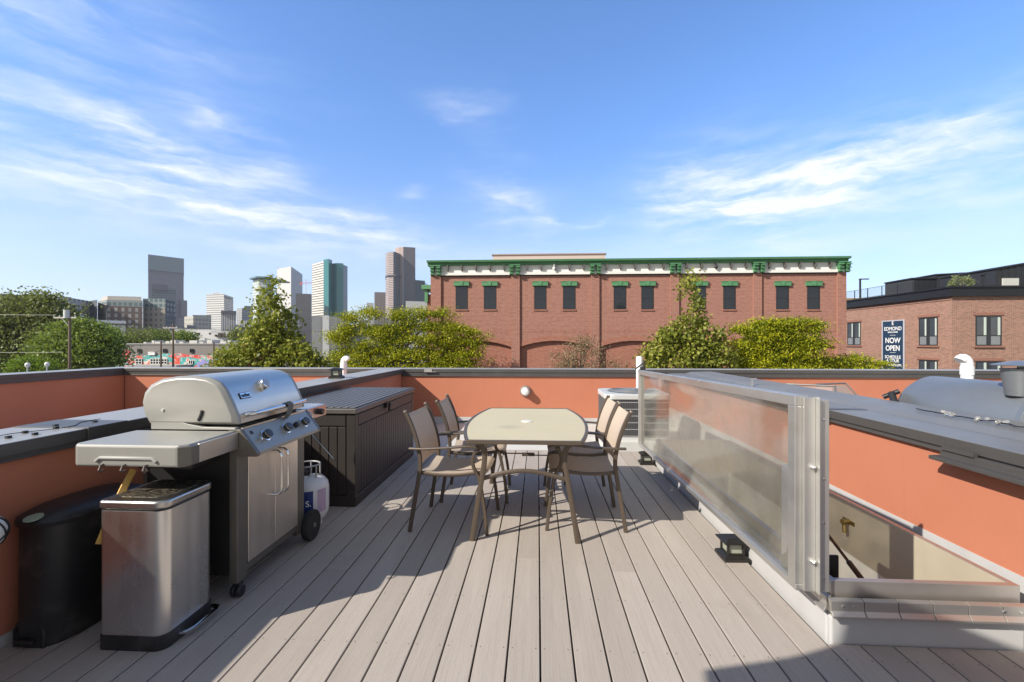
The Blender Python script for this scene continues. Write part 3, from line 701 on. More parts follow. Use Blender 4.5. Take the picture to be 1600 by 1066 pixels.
def vent(label, px, Y, ytop, zb, bend, r=.05):
    p = atY(px, ytop, Y); loc = (p.x, Y, zb); T = thing('vent_pipe', label, 'vent pipe', loc, 0, 'white plastic vent pipes')
    zt = p.z
    if bend:
        pts = [(p.x, Y, zb)] + [(p.x, Y, zt - .11)] + [(p.x + bend * (.04 - .04 * math.cos(R(a))), Y, zt - .11 + .06 * math.sin(R(a))) for a in (20, 40, 60, 80, 100, 120, 140)]
    else: pts = [(p.x, Y, zb), (p.x, Y, zt - .03), (p.x, Y, zt)]
    MB(loc).tube(pts, r if bend else [r, r, r * .8], 18).build('pipe', WHITEP, T, smooth=True)
    if bend: MB(loc).cyl((p.x, Y, zt - .21), (p.x, Y, zt - .13), r * 1.12, n=20).build('collar', WHITEP, T, smooth=True)
    return T
vent('white vent pipe with a bent head rising on the neighbouring roof left of the table', 537, 7.4, 556, 0, 1)
v2 = vent('straight white vent pipe rising behind the air conditioner', 999, 7.6, 557, 0, 0, .052)
p = atY(1002, 575, 7.53); l2 = v2.location
MB(tuple(l2)).tube([(p.x - .1, 7.52, p.z - .02), (p.x, 7.5, p.z + .06), (p.x + .05, 7.5, p.z + .12), (p.x + .03, 7.5, p.z + .02), (p.x + .02, 7.5, p.z - .1), (p.x + .05, 7.5, p.z - .13)], .012, 6).box(p.x - .02, p.x + .06, 7.49, 7.55, p.z - .06, p.z + .02).build('cable_clamp', BLACKP, v2)
vent('white vent pipe with a bent head standing behind the grey smoker', 1511, 4.85, 553, 0, -1)

q = atZ(601, 797)
tag(place(MB((q.x, q.y, 0)).prism([(q.x - .012, q.y - .006), (q.x + .010, q.y - .004), (q.x + .014, q.y + .007), (q.x - .006, q.y + .009)], 'z', .001, .004).build('paper_scrap', WHITEP), (q.x, q.y, 0)), 'tiny white scrap lying on the shaded boards beside the storage box', 'scrap')
# ---------------------------------------------------------------- storage box
bxl = (-1.93, 4.6, 0)
sb = thing('storage_box', 'large dark brown plastic deck box with a ribbed lid', 'storage box', bxl)
BROWN = mat('dark brown resin', (.030, .024, .021), .5, 0, .15, 6, .2, 120, dirt=.15, dirtc=(.06, .05, .045)); BROWNL = mat('lid resin', (.088, .08, .071), .42, 0, .15, 4, .2, 120, dirt=.3, dirtc=(.17, .155, .135))
BX0, BX1, BY0, BY1, BZ = -2.345, -1.52, 3.72, 5.50, .775
MB(bxl).box(BX0 + .01, BX1 - .012, BY0 + .012, BY1 - .01, .02, BZ).build('tub', BROWN, sb)
pn = MB(bxl)
for i in range(26): y = BY0 + .07 + i * (BY1 - BY0 - .14) / 26; pn.box(BX1 - .0125, BX1 - .002, y + .004, y + (BY1 - BY0 - .14) / 26 - .004, .10, .665)
pn.box(BX1 - .0125, BX1, BY0 + .075, BY1 - .075, .675, .765)
pn.build('front_planks', BROWN, sb, bevel=.002)
pn = MB(bxl)
for i in range(9): x = BX0 + .08 + i * (BX1 - BX0 - .16) / 9; pn.box(x + .004, x + (BX1 - BX0 - .16) / 9 - .004, BY0 + .001, BY0 + .0125, .10, .665)
pn.box(BX0 + .08, BX1 - .085, BY0 + .001, BY0 + .0125, .675, .765); pn.build('end_planks', BROWN, sb, bevel=.002)
for x, y in ((BX1, BY0), (BX1, BY1), (BX0, BY0), (BX0, BY1)):
    sx = -1 if x == BX1 else 1; sy = 1 if y == BY0 else -1
    MB(bxl).box(min(x, x + sx * .075), max(x, x + sx * .075), min(y, y + sy * .07), max(y, y + sy * .07), .0, .768).build('corner_post', BROWN, sb, bevel=.004)
MB(bxl).box(BX0 - .002, BX1 + .004, BY0 - .002, BY1 + .004, .0, .09).build('plinth', BROWN, sb, bevel=.005)
ld_ = MB(bxl).box(BX0 - .015, BX1 + .015, BY0 - .015, BY1 + .015, .778, .820); ld_.build('lid', BROWNL, sb, bevel=.006)
rb = MB(bxl)
for i in range(13): x = BX0 + .02 + i * .062; rb.box(x, x + .05, BY0 + .02, BY1 - .02, .8205, .829)
rb.build('lid_slats', BROWNL, sb, bevel=.003)
q = atX(604, 633, BX1 + .004)
MB(bxl).box(BX1 + .001, BX1 + .025, q.y - .05, q.y + .05, q.z - .02, q.z + .03).cyl((BX1 + .03, q.y, q.z - .06), (BX1 + .03, q.y + .03, q.z + .02), .012, n=8).build('latch', BLACKM, sb, bevel=.003)
MB(bxl).cyl((-1.94, BY0 - .006, .66), (-1.70, BY0 - .006, .40), .0035, n=6).build('support_strut', CHROME, sb)

# ---------------------------------------------------------------- gas grill
gl_ = (-1.85, 2.73, 0); G = thing('gas_grill', 'stainless gas grill on a cabinet cart with side shelves', 'grill', gl_)
gx0, gx1, gy0, gy1 = -2.10, -1.595, 2.335, 3.03
MB(gl_).box(gx0, gx1 - .045, gy0 + .008, gy0 + .02, .13, .80).build('side_panel', DARKST, G)
MB(gl_).box(gx0, gx1 - .045, gy1 - .02, gy1 - .008, .13, .80).build('side_panel', DARKST, G)
MB(gl_).box(gx0, gx0 + .01, gy0 + .02, gy1 - .02, .13, .80).box(gx0, gx1 - .02, gy0 + .02, gy1 - .02, .118, .13).build('cabinet_back', DARKST, G)
for y in (gy0, gy1 - .085): MB(gl_).box(gx1 - .045, gx1, y, y + .085, .085, .80).build('front_stile', GREYP, G, bevel=.003)
for y in (gy0, gy1 - .03): MB(gl_).box(gx0 - .02, gx0 - .001, y, y + .03, .085, .86).build('rear_leg', GREYP, G)
MB(gl_).box(gx1 - .042, gx1 - .004, gy0 + .086, gy1 - .086, .118, .155).build('bottom_rail', GREYP, G)
MB(gl_).box(gx1 - .042, gx1 - .012, gy0 + .086, gy1 - .086, .156, .80).build('cabinet_front', DARKST, G)
ym = (gy0 + gy1) / 2
for a_, b_, hy in ((gy0 + .089, ym - .0015, ym - .035), (ym + .0015, gy1 - .089, ym + .035)):
    dr_ = MB(gl_).box(gx1 - .011, gx1 + .003, a_, b_, .160, .79).build('door', BRSTEEL_Z, G, bevel=.003)
    MB(gl_).tube([(gx1 + .003, hy, .46), (gx1 + .04, hy, .46), (gx1 + .058, hy, .475), (gx1 + .062, hy, .50), (gx1 + .062, hy, .68), (gx1 + .058, hy, .705), (gx1 + .04, hy, .72), (gx1 + .003, hy, .72)], .008, 10).build('door_handle', CHROME, dr_, smooth=True)
# control panel
MB(gl_).prism([(-1.64, .908), (-1.575, .908), (-1.482, .786), (-1.482, .765), (-1.60, .765), (-1.64, .80)], 'y', gy0 - .006, gy0 + .02).build('panel_end', GREYP, G, bevel=.002)
MB(gl_).prism([(-1.64, .908), (-1.575, .908), (-1.482, .786), (-1.482, .765), (-1.60, .765), (-1.64, .80)], 'y', gy1 - .02, gy1 + .006).build('panel_end', GREYP, G, bevel=.002)
cp = MB(gl_).prism([(-1.64, .906), (-1.576, .906), (-1.484, .787), (-1.484, .768), (-1.60, .768), (-1.64, .80)], 'y', gy0 + .021, gy1 - .021).build('control_panel', steel('control panel steel', (.42, .405, .365), .50, 'y', .15, metal=.7), G, bevel=.002)
dn = Vector((.120, 0, .093)).normalized(); PC = Vector((-1.530, 0, .846))
PY = lambda px, py, X: atX(px, py, X).y
for y in (PY(420, 683, -1.51), PY(452, 673, -1.51), PY(479, 664, -1.51)):
    c_ = Vector((PC.x, y, PC.z)) 
    MB(gl_).lathe([(.034, 0), (.034, .004), (.028, .006)], c_ + dn * .001, dn, 24).build('bezel', CHROME, cp, smooth=True)
    kb = MB(gl_).lathe([(.026, .005), (.0265, .03), (.024, .034), (.0001, .0345)], c_, dn, 24); kb.build('knob', mat('knob dark', (.045, .042, .04), .3, .3), G, smooth=True)
    MB(gl_).lathe([(.0272, .024), (.0272, .030), (.026, .030)], c_, dn, 24).build('knob_ring', CHROME, cp, smooth=True)
c_ = Vector((PC.x, PY(466, 668, -1.51), PC.z)); MB(gl_).lathe([(.018, 0), (.018, .022), (.012, .027), (.0001, .028)], c_, dn, 20).build('igniter', mat('knob dark', (.05, .05, .05)), G, smooth=True)
MB(gl_).lathe([(.010, 0), (.010, .03), (.006, .033), (.0001, .034)], Vector((-1.530, gy0 + .075, .830)), dn, 12).build('igniter_tip', CHROME, G, smooth=True)
MB(gl_).obox(Vector((-1.556, gy0 + .06, .880)) + dn * .001, (.004, .02, .02), dn.to_track_quat('X', 'Z')).build('panel_mark', BLACKP, G)
# firebox, lid
MB(gl_).prism([(-2.09, .93), (-2.05, .80), (-1.68, .80), (-1.62, .93)], 'y', gy0 + .05, gy1 - .05).build('firebox', DARKST, G)
MB(gl_).box(-1.66, -1.577, gy0 + .02, gy1 - .02, .9065, .915).build('front_ledge', BRSTEEL_Y, G)
LID = [(-2.085, .935), (-2.118, .99), (-2.128, 1.05), (-2.115, 1.10), (-2.08, 1.142), (-2.015, 1.174), (-1.93, 1.188), (-1.83, 1.190), (-1.755, 1.181), (-1.70, 1.158), (-1.665, 1.12), (-1.625, 1.04), (-1.598, .975), (-1.592, .935)]
MB(gl_).prism(LID, 'y', gy0 + .028, gy1 - .028).build('lid', BRSTEEL_Y, G, smooth=True)
def capof(poly, sc2): cx, cz = -1.86, 1.06; return [(cx + (x - cx) * sc2, cz + (z - cz) * sc2) for x, z in poly]
for y0_, y1_, s_ in ((gy0 - .012, gy0 + .028, -1), (gy1 - .028, gy1 + .012, 1)):
    cpm = MB(gl_); A = capof(LID, 1.012); B_ = capof(LID, .90); n = len(A); ya, yb = (y1_, y0_) if s_ < 0 else (y0_, y1_); ymid = ya + (yb - ya) * .5
    vs = [(x, ya, z) for x, z in A] + [(x, ymid, z) for x, z in A] + [(x, yb, z) for x, z in B_]
    fs = [(j * n + i, j * n + (i + 1) % n, (j + 1) * n + (i + 1) % n, (j + 1) * n + i) for j in range(2) for i in range(n)] + [tuple(range(n)), tuple(range(2 * n, 3 * n))]
    cpm._add(vs, fs); cpm.build('lid_end', CASTGREY, G, bevel=.004, smooth=True)
    MB(gl_).prism([(-2.07, .905), (-2.07, .975), (-2.03, .985), (-1.96, .965), (-1.86, .935), (-1.78, .920), (-1.60, .918), (-1.60, .905)], 'y', min(ya, yb) + .004, max(ya, yb) - .004).build('hinge_plate', CASTGREY, G, bevel=.003)
MB(gl_).tube([(-1.80, gy0 - .0125, .955), (-1.79, gy0 - .0125, .975), (-1.782, gy0 - .0125, .995), (-1.78, gy0 - .0125, 1.01)], .009, 8).build('vent_slot', BLACKP, G)
MB(gl_).cyl((-2.0, gy0 - .008, 1.01), (-2.0, gy0 - .017, 1.01), .008, n=12).build('lid_screw', CHROME, G)
MB(gl_).tube([(-1.60, 2.395, .975), (-1.57, 2.395, .982), (-1.548, 2.41, .984), (-1.542, 2.44, .984), (-1.542, 2.93, .984), (-1.55, 2.96, .984), (-1.57, 2.965, .982), (-1.60, 2.965, .975)], .0125, 12).build('lid_handle', CHROME, G, smooth=True)
ln = Vector((.08, 0, .04)).normalized(); tcn = Vector((-1.660, PY(413, 601, -1.64), 1.115))
MB(gl_).lathe([(.034, -.002), (.036, .012), (.030, .022), (.030, .034), (.026, .037), (.0001, .037)], tcn, ln, 28).build('thermometer', CHROME, G, smooth=True)
MB(gl_).lathe([(.025, .0372), (.0001, .0376)], tcn, ln, 24).build('thermometer_face', mat('dial blue grey', (.30, .36, .48), .3), G, smooth=True)
sl = (Vector((-1.625, 0, 1.04)) - Vector((-1.665, 0, 1.12))).normalized(); ln2 = Vector((-sl.z, 0, sl.x)) if -sl.z > 0 else Vector((sl.z, 0, -sl.x))
bc = Vector((-1.642, PY(383, 621, -1.64), 1.074)) + ln2 * .003
rotm = Matrix((Vector((0, 1, 0)), -sl, ln2)).transposed()
MB(gl_).obox(bc, (.092, .036, .004), rotm).build('badge_rim', mat('badge navy', (.02, .025, .04), .3), G, bevel=.001)
MB(gl_).obox(bc + ln2 * .0012, (.086, .030, .004), rotm).build('badge', CHROME, G)
tx = text('weber', .032, mat('badge navy', (.02, .025, .04)), 'badge_lettering', G, (0, 0, 0), (0, 0, 0), .0008, .9, .0006)
tx.matrix_local = Matrix.Translation(bc + ln2 * .0042 - Vector(gl_)) @ rotm.to_4x4()
MB(gl_).tube([(-1.56, 2.73, .90), (-1.535, 2.73, .93), (-1.525, 2.73, .965), (-1.522, 2.73, .99), (-1.54, 2.73, 1.004), (-1.562, 2.73, .996)], .003, 8, flat=(.06, .008), up=(1, 0, .3)).build('handle_clip', mat('grey webbing', (.12, .12, .115), .7), G)
# left side shelf (nearest)
sx0, sx1, sy0, sy1 = -2.15, -1.575, 1.975, gy0 - .008
m = MB(gl_)
pl_ = [(sx0 + .03, sy0), (sx1 - .055, sy0), (sx1 - .02, sy0 + .03), (sx1 - .02, sy1), (sx0, sy1), (sx0, sy0 + .03)]
m.prism(pl_, 'z', .80, .902).build('side_shelf', CASTGREY, G, bevel=.012, seg=3)
MB(gl_).box(sx1 - .0205, sx1 - .008, sy0 + .075, sy1, .808, .895).build('shelf_front', steel('shelf front steel', (.66, .62, .58), .4, 'y', .05), G, bevel=.002)
MB(gl_).prism([(sx1 - .056, sy0 - .001), (sx1 - .012, sy0 + .028), (sx1 - .008, sy0 + .074), (sx1 - .03, sy0 + .074), (sx1 - .06, sy0 + .02)], 'z', .806, .892).build('shelf_corner', GREYP, G, bevel=.003)
MB(gl_).tube([(sx0 + .13, sy0 - .002, .826), (sx0 + .15, sy0 - .002, .842), (sx0 + .40, sy0 - .002, .842), (sx0 + .42, sy0 - .002, .826)], .008, 8).build('shelf_groove', mat('groove grey', (.33, .33, .31), .5), G, smooth=True)
for x in (sx0 + .165, sx0 + .27, sx0 + .375):
    MB(gl_).tube([(x, sy0 + .004, .812), (x, sy0 - .014, .808), (x, sy0 - .022, .792), (x, sy0 - .012, .782), (x, sy0 + .004, .786)], .005, 8).build('tool_hook', mat('hook brown', (.10, .075, .065), .5), G, smooth=True)
MB(gl_).prism([(-2.02, .80), (-1.70, .80), (-1.72, .74), (-2.0, .74)], 'y', gy0 - .16, gy0 + .02).build('shelf_bracket', DARKST, G)
# right shelf with side burner
MB(gl_).prism(rr(-2.09, -1.60, gy1 + .014, gy1 + .31, .02, 3), 'z', .835, .915).build('side_burner_shelf', steel('burner shelf steel', (.62, .60, .60), .22, 'y', .1), G, bevel=.006)
MB(gl_).box(-1.5995, -1.585, gy1 + .02, gy1 + .305, .832, .912).build('burner_front', steel('burner front steel', (.50, .42, .40), .3, 'y', .1), G, bevel=.003)
MB(gl_).lathe([(.022, 0), (.022, .03), (.018, .034), (.0001, .034)], (-1.585, gy1 + .19, .872), (1, 0, 0), 20).build('burner_knob', mat('knob dark', (.05, .05, .05)), G, smooth=True)
MB(gl_).tube([(-1.578, gy1 + .06 + .018 * math.cos(a), .86 + .024 * math.sin(a)) for a in np.linspace(0, 2 * math.pi, 17)], .0035, 6).build('match_ring', CHROME, G, smooth=True)
# wheels and castors
def wheel(c_, r, wd_, nm='wheel'):
    T = MB(gl_).lathe([(r * .62, -wd_ / 2), (r * .95, -wd_ / 2), (r, -wd_ * .3), (r, wd_ * .3), (r * .95, wd_ / 2), (r * .62, wd_ / 2)], c_, (1, 0, 0), 32).build(nm, RUBBER, G, smooth=True)
    m_ = MB(gl_).lathe([(.016, -wd_ / 2 - .004), (.016, wd_ / 2 + .006), (.0001, wd_ / 2 + .007)], c_, (1, 0, 0), 16)
    for k_ in range(6):
        a = k_ * math.pi / 3; dv = Vector((0, math.cos(a), math.sin(a))); m_.tube([Vector(c_) + dv * .012, Vector(c_) + dv * r * .64], .009, 6)
    m_.lathe([(r * .66, -wd_ * .35), (r * .66, wd_ * .35), (r * .58, wd_ * .35), (r * .58, -wd_ * .35)], c_, (1, 0, 0), 32)
    m_.build('hub', mat('hub grey', (.16, .16, .15), .5), T, smooth=True)
wheel(Vector((-1.575, 3.085, .103)), .103, .045); wheel(Vector((-2.08, 3.085, .103)), .103, .045)
def castor(x, y):
    T = MB(gl_).box(x - .02, x + .02, y - .016, y + .02, .055, .088).build('castor', BLACKP, G, bevel=.004)
    for s_ in (-1, 1): MB(gl_).lathe([(.001, -.011), (.028, -.011), (.032, -.006), (.032, .006), (.028, .011), (.001, .011)], (x + s_ * .016, y, .034), (1, 0, 0), 20).build('castor_wheel', BLACKP, T, smooth=True)
castor(-1.617, gy0 + .035); castor(-2.08, gy0 + .02)
MB(gl_).cyl((-2.08, 3.085, .103), (-1.6, 3.085, .103), .008, n=8).box(-2.1, -1.62, 3.03, 3.06, .10, .13).build('axle', GREYP, G)
MB(gl_).box(-1.66, -1.655, 2.35, 2.352, .42, .421).build('clip', CHROME, G)

# propane tank
tl_ = (-1.745, 3.36, 0); T = thing('propane_tank', 'white propane tank on the decking behind the grill', 'gas tank', tl_)
MB(tl_).lathe([(.10, .03), (.13, .05), (.15, .09), (.155, .13), (.155, .27), (.148, .31), (.12, .345), (.07, .362), (.03, .366)], (tl_[0], tl_[1], 0), n=36).build('tank', mat('tank white', (.72, .73, .76), .35, 0, .04, 6, dirt=.15, dirtc=(.35, .3, .3)), T, smooth=True)
MB(tl_).lathe([(.105, 0), (.105, .035), (.10, .035), (.10, 0)], (tl_[0], tl_[1], 0), n=30).build('foot_ring', WHITEP, T, smooth=True)
cr = MB(tl_)
for a0 in (30, 150, 270):
    cr.tube([(tl_[0] + .09 * math.cos(R(a0 + i * 10)), tl_[1] + .09 * math.sin(R(a0 + i * 10)), .45) for i in range(8)], .006, 8)
    for e in (0, 7): cr.tube([(tl_[0] + .09 * math.cos(R(a0 + e * 10)), tl_[1] + .09 * math.sin(R(a0 + e * 10)), .345), (tl_[0] + .09 * math.cos(R(a0 + e * 10)), tl_[1] + .09 * math.sin(R(a0 + e * 10)), .45)], .006, 8)
cr.tube([(tl_[0] + .09 * math.cos(R(a)), tl_[1] + .09 * math.sin(R(a)), .45) for a in range(0, 361, 15)], .006, 8)
cr.build('collar', mat('collar grey', (.45, .46, .47), .4, .4), T, smooth=True)
MB(tl_).cyl((tl_[0], tl_[1], .36), (tl_[0], tl_[1], .43), .02, n=12).cyl((tl_[0], tl_[1], .40), (tl_[0], tl_[1] - .07, .40), .018, n=12).build('valve', BLACKM, T, smooth=True)
def curved_label(x0a, x1a, z0, z1, m_, nm, r=.1565):
    mb = MB(tl_); mb.grid(lambda u, v: (tl_[0] + r * math.cos(R(x0a + (x1a - x0a) * u)), tl_[1] + r * math.sin(R(x0a + (x1a - x0a) * u)), z0 + (z1 - z0) * v), 14, 2, .001); return mb.build(nm, m_, T, smooth=True)
lb = curved_label(-100, -48, .12, .285, mat('label blue', (.015, .04, .20), .35), 'label')
curved_label(-36, -8, .12, .285, mat('label lilac', (.50, .38, .55), .5, 0, .35, 60), 'label')
curved_label(-100, -84, .12, .19, mat('label pale', (.45, .6, .75), .5), 'label', .1572)
a = R(-60); ttx = text('S.', .06, mat('white print', (.85, .85, .85), .5), 'label_lettering', T, (0, 0, 0), (0, 0, 0), .0005, 1., .001)
ttx.location = (.1580 * math.cos(a), .1580 * math.sin(a), .195); ttx.rotation_euler = (R(90), 0, a + R(90))

# ---------------------------------------------------------------- steel pedal bin with a wooden handle beside it
bl_ = (-1.785, 2.11, 0); T = thing('pedal_bin', 'brushed steel pedal bin standing in front of the grill', 'bin', bl_)
def rrc(x0, x1, y0, y1, r0, r1, n=8):     # radii: r0 on the wall side, r1 on the open side
    o = []
    for cx, cy, a0, r in ((x1 - r1, y1 - r1, 0, r1), (x0 + r0, y1 - r0, 90, r0), (x0 + r0, y0 + r0, 180, r0), (x1 - r1, y0 + r1, 270, r1)):
        for i in range(n + 1): a_ = R(a0 + 90 * i / n); o.append((cx + r * math.cos(a_), cy + r * math.sin(a_)))
    return o
px0, px1, py0, py1 = -1.955, -1.655, 1.925, 2.245
MB(bl_).prism(rrc(px0, px1, py0, py1, .02, .05), 'z', .065, .618).build('body', steel('bin steel', (.80, .79, .77), .30, 'z', .1), T, smooth=True)
MB(bl_).prism(rrc(px0 - .004, px1 + .004, py0 - .004, py1 + .004, .022, .052), 'z', .0, .064).build('base', BLACKP, T, smooth=True)
MB(bl_).prism(rrc(px0 - .006, px1 + .006, py0 - .006, py1 + .006, .024, .055), 'z', .626, .665).build('lid', steel('bin lid steel', (.58, .56, .53), .30, 'x', .15), T, bevel=.010, seg=3, smooth=True)
MB(bl_).prism(rrc(px0 + .002, px1 - .002, py0 + .002, py1 - .002, .022, .05), 'z', .618, .626).build('lid_gap', BLACKP, T)
def speckled():
    m_, tt, p_ = newmat('tarnished lid top'); co = tt.add('ShaderNodeTexCoord').outputs['Object']
    n1 = tt.sm(tt.noise(co, 45, 5, .7), .42, .6)
    tt.put(p_.inputs['Base Color'], tt.mix(n1, (.02, .02, .02), (.22, .19, .14))); p_.inputs['Roughness'].default_value = .4; p_.inputs['Metallic'].default_value = .5; return m_
MB(bl_).prism(rrc(px0 + .02, px1 - .03, py0 + .05, py1 - .02, .05, .06), 'z', .6652, .6675).build('lid_mat', speckled(), T)
MB(bl_).tube([(px1 - .005, py0 + .09, .028), (px1 + .03, py0 + .10, .030), (px1 + .042, py0 + .13, .030), (px1 + .042, py1 - .05, .030), (px1 + .03, py1 - .02, .030), (px1 - .005, py1 - .01, .028)], .009, 10, flat=(.022, .014), up=(0, 0, 1)).build('pedal', CHROME, T, smooth=True)
wh = tag(place(MB((-1.98, 2.06, 0)).tube(spline([(-1.985, 1.955, .455), (-1.985, 2.01, .56), (-1.985, 2.06, .645), (-1.985, 2.10, .705), (-1.985, 2.13, .745)], 6), .01, 10, flat=(.030, .014), up=(1, -.5, 0)).build('wooden_handle', mat('yellow bamboo', (.62, .38, .10), .5, 0, .25, 20, .2, 80, stretch=(1, 1, .2)), smooth=True), (-1.98, 2.06, 0)), 'yellow bamboo handle leaning up between the steel bin and black bin', 'handle')

# black pedal bin
kb_ = (-2.20, 2.16, 0); T = thing('pedal_bin', 'black plastic pedal bin with a green oval on its lid by the left wall', 'bin', kb_)
def oblong(x0, x1, y0, y1, n=28, e=3.0):
    cx, cy, rx, ry = (x0 + x1) / 2, (y0 + y1) / 2, (x1 - x0) / 2, (y1 - y0) / 2; o = []
    for i in range(n * 2):
        a_ = math.pi * i / n; c_, s_ = math.cos(a_), math.sin(a_); o.append((cx + rx * abs(c_) ** (2 / e) * (1 if c_ > 0 else -1), cy + ry * abs(s_) ** (2 / e) * (1 if s_ > 0 else -1)))
    return o
def loft(mb, secs):
    n = len(secs[0][0]); vs = [(x, y, z) for poly, z in secs for x, y in poly]
    fs = [(j * n + i, j * n + (i + 1) % n, (j + 1) * n + (i + 1) % n, (j + 1) * n + i) for j in range(len(secs) - 1) for i in range(n)] + [tuple(range(n))[::-1], tuple(range((len(secs) - 1) * n, len(secs) * n))]
    return mb._add(vs, fs)
kb_s = -.035
loft(MB(kb_), [(oblong(-2.398, -2.15, 1.95, 2.42), 0), (oblong(-2.40, -2.145, 1.945, 2.43), .02), (oblong(-2.398, -2.125, 1.945, 2.46), .53), (oblong(-2.398, -2.125, 1.945, 2.46), .545)]).build('body', BLACKP, T, smooth=True)
loft(MB(kb_), [(oblong(-2.404, -2.112, 1.93, 2.475), .547), (oblong(-2.406, -2.105, 1.925, 2.48), .567), (oblong(-2.402, -2.115, 1.935, 2.47), .580), (oblong(-2.375, -2.16, 2.0, 2.41), .600), (oblong(-2.34, -2.21, 2.07, 2.33), .605)]).build('lid', BLACKP, T, smooth=True)
bq = atZ(66, 803, .592)
MB(kb_).lathe([(.0001, .0), (.034, .0), (.034, .006), (.0001, .008)], (bq.x, bq.y, .585), (0, -.22, 1), 28).build('lid_button', mat('pale green plastic', (.26, .33, .25), .35), T, smooth=True)
MB(kb_).prism([(-2.345, .0), (-2.345, .075), (-2.33, .10), (-2.235, .10), (-2.22, .075), (-2.22, .0)], 'y', 1.953, 2.02).build('pedal_housing', mat('black hollow', (.006, .006, .006), .8), T)
MB(kb_).tube([(-2.352, 1.956, .0), (-2.352, 1.956, .075), (-2.333, 1.956, .108), (-2.232, 1.956, .108), (-2.213, 1.956, .075), (-2.213, 1.956, .0)], .007, 8).build('housing_rim', BLACKP, T, smooth=True)
MB(kb_).box(-2.33, -2.235, 1.925, 1.955, .03, .045).build('pedal', BLACKP, T, bevel=.006)

# round caged lamp on wall at the left edge
for o in T.children: o.location.y -= .035
q = (-2.30, 1.755, .58); T = thing('ball_lantern', 'white ball with black criss-cross bands at the left wall', 'lantern', q)
MB(q).lathe([(.078 * math.sin(R(a)) + .0001, -.078 * math.cos(R(a))) for a in range(0, 181, 12)], q, (0, 0, 1), 28).build('globe', mat('milk glass', (.70, .72, .70), .35), T, smooth=True)
cg = MB(q)
for ax in ((1, .3, .5), (-.4, 1, .4), (.5, -.6, 1), (.9, -.8, -.4)):
    a_ = Vector(ax).normalized(); u = a_.orthogonal().normalized(); v_ = a_.cross(u)
    cg.tube([Vector(q) + (u * math.cos(k_) + v_ * math.sin(k_)) * .080 for k_ in np.linspace(0, 2 * math.pi, 37)], .0035, 6)
cg.build('bands', BLACKP, T)
MB(q).cyl((q[0] - .06, q[1], q[2]), (WL - .034, q[1], q[2]), .012, n=10).lathe([(.03, 0), (.03, .012), (.0001, .013)], (WL - .033, q[1], q[2]), (1, 0, 0), 16).build('bracket', BLACKM, T)

# string light wires on both copings
def wire(name, label, pts, r=.004, bulbs=()):
    o = pts[0]; T = thing(name, label, 'string lights', o); MB(o).tube(spline(pts, 5), r, 6).build('wire', BLACKP, T, smooth=True); 
    for b_ in bulbs:
        MB(o).lathe([(.002, -.022), (.011, -.016), (.014, -.004), (.010, .010), (.006, .014)], b_, (random.uniform(-1, 1), random.uniform(-1, 1), .3), 12).build('bulb', GLASSY, T, smooth=True)
    return T
def glassy():
    m_, tt, p_ = newmat('clear bulb glass'); p_.inputs['Transmission Weight'].default_value = .85; p_.inputs['Roughness'].default_value = .05; p_.inputs['Base Color'].default_value = (.95, .93, .88, 1); return m_
GLASSY = glassy()
zR = .897; a0 = atZ(1440, 640, zR); pts = []; bl2 = []
for i in range(16):
    q = atZ(1440 + i * 12, 640 + i * 2.0 + (i % 3) * .8, zR); pts.append((q.x - .03 + random.uniform(-.01, .015), q.y + random.uniform(-.012, .012), zR + random.uniform(0, .012)))
    if i in (3, 4, 5, 8, 9, 11, 12): bl2.append((q.x - .03, q.y + random.uniform(-.03, .02), zR + .014))
wire('string_lights', 'string of clear bulbs lying bunched on the right coping', pts, .0045, bl2)
wire('string_lights', 'thin cable with small dark clips lying along the left coping', [(-2.52 + .05 * math.sin(i * 1.7), 1.75 + i * .11, .925) for i in range(8)], .002, [])
cb_ = [o for o in col.objects if o.name.startswith('string_lights.')][-1]
for x, y in ((-2.50, 2.0), (-2.56, 2.12), (-2.53, 2.24), (-2.46, 2.08), (-2.6, 2.3), (-2.5, 2.42)): MB(tuple(cb_.location)).box(x, x + .014, y, y + .02, .9185, .93).build('clip', BLACKP, cb_)

# umbrella standing behind the camera (its shadow falls on the boards by the hatch)
uc = Vector((-.803, -.904, 0)); T = thing('patio_umbrella', 'open octagonal patio umbrella standing behind the camera', 'umbrella', tuple(uc))
def canopy(u, v):
    a = 2 * math.pi * u; kk = (a - R(135)) / (math.pi / 4); f_ = kk - math.floor(kk); rad = 1.5 * math.cos(math.pi / 8) / math.cos((f_ - .5) * math.pi / 4); rad *= 1 - .05 * math.sin(math.pi * f_)
    rr_ = .04 + v * (rad - .04); return (uc.x + rr_ * math.cos(a), uc.y + rr_ * math.sin(a), 2.2 + .45 * (1 - v) ** 1.1)
MB(tuple(uc)).grid(canopy, 96, 8, .004).build('canopy', mat('umbrella cloth', (.25, .2, .15), .9), T)
MB(tuple(uc)).cyl((uc.x, uc.y, 0), (uc.x, uc.y, 2.7), .02, n=14).build('pole', BRONZE, T)
MB(tuple(uc)).lathe([(.25, 0), (.25, .04), (.05, .08), (.03, .3)], uc).build('base', BLACKM, T)

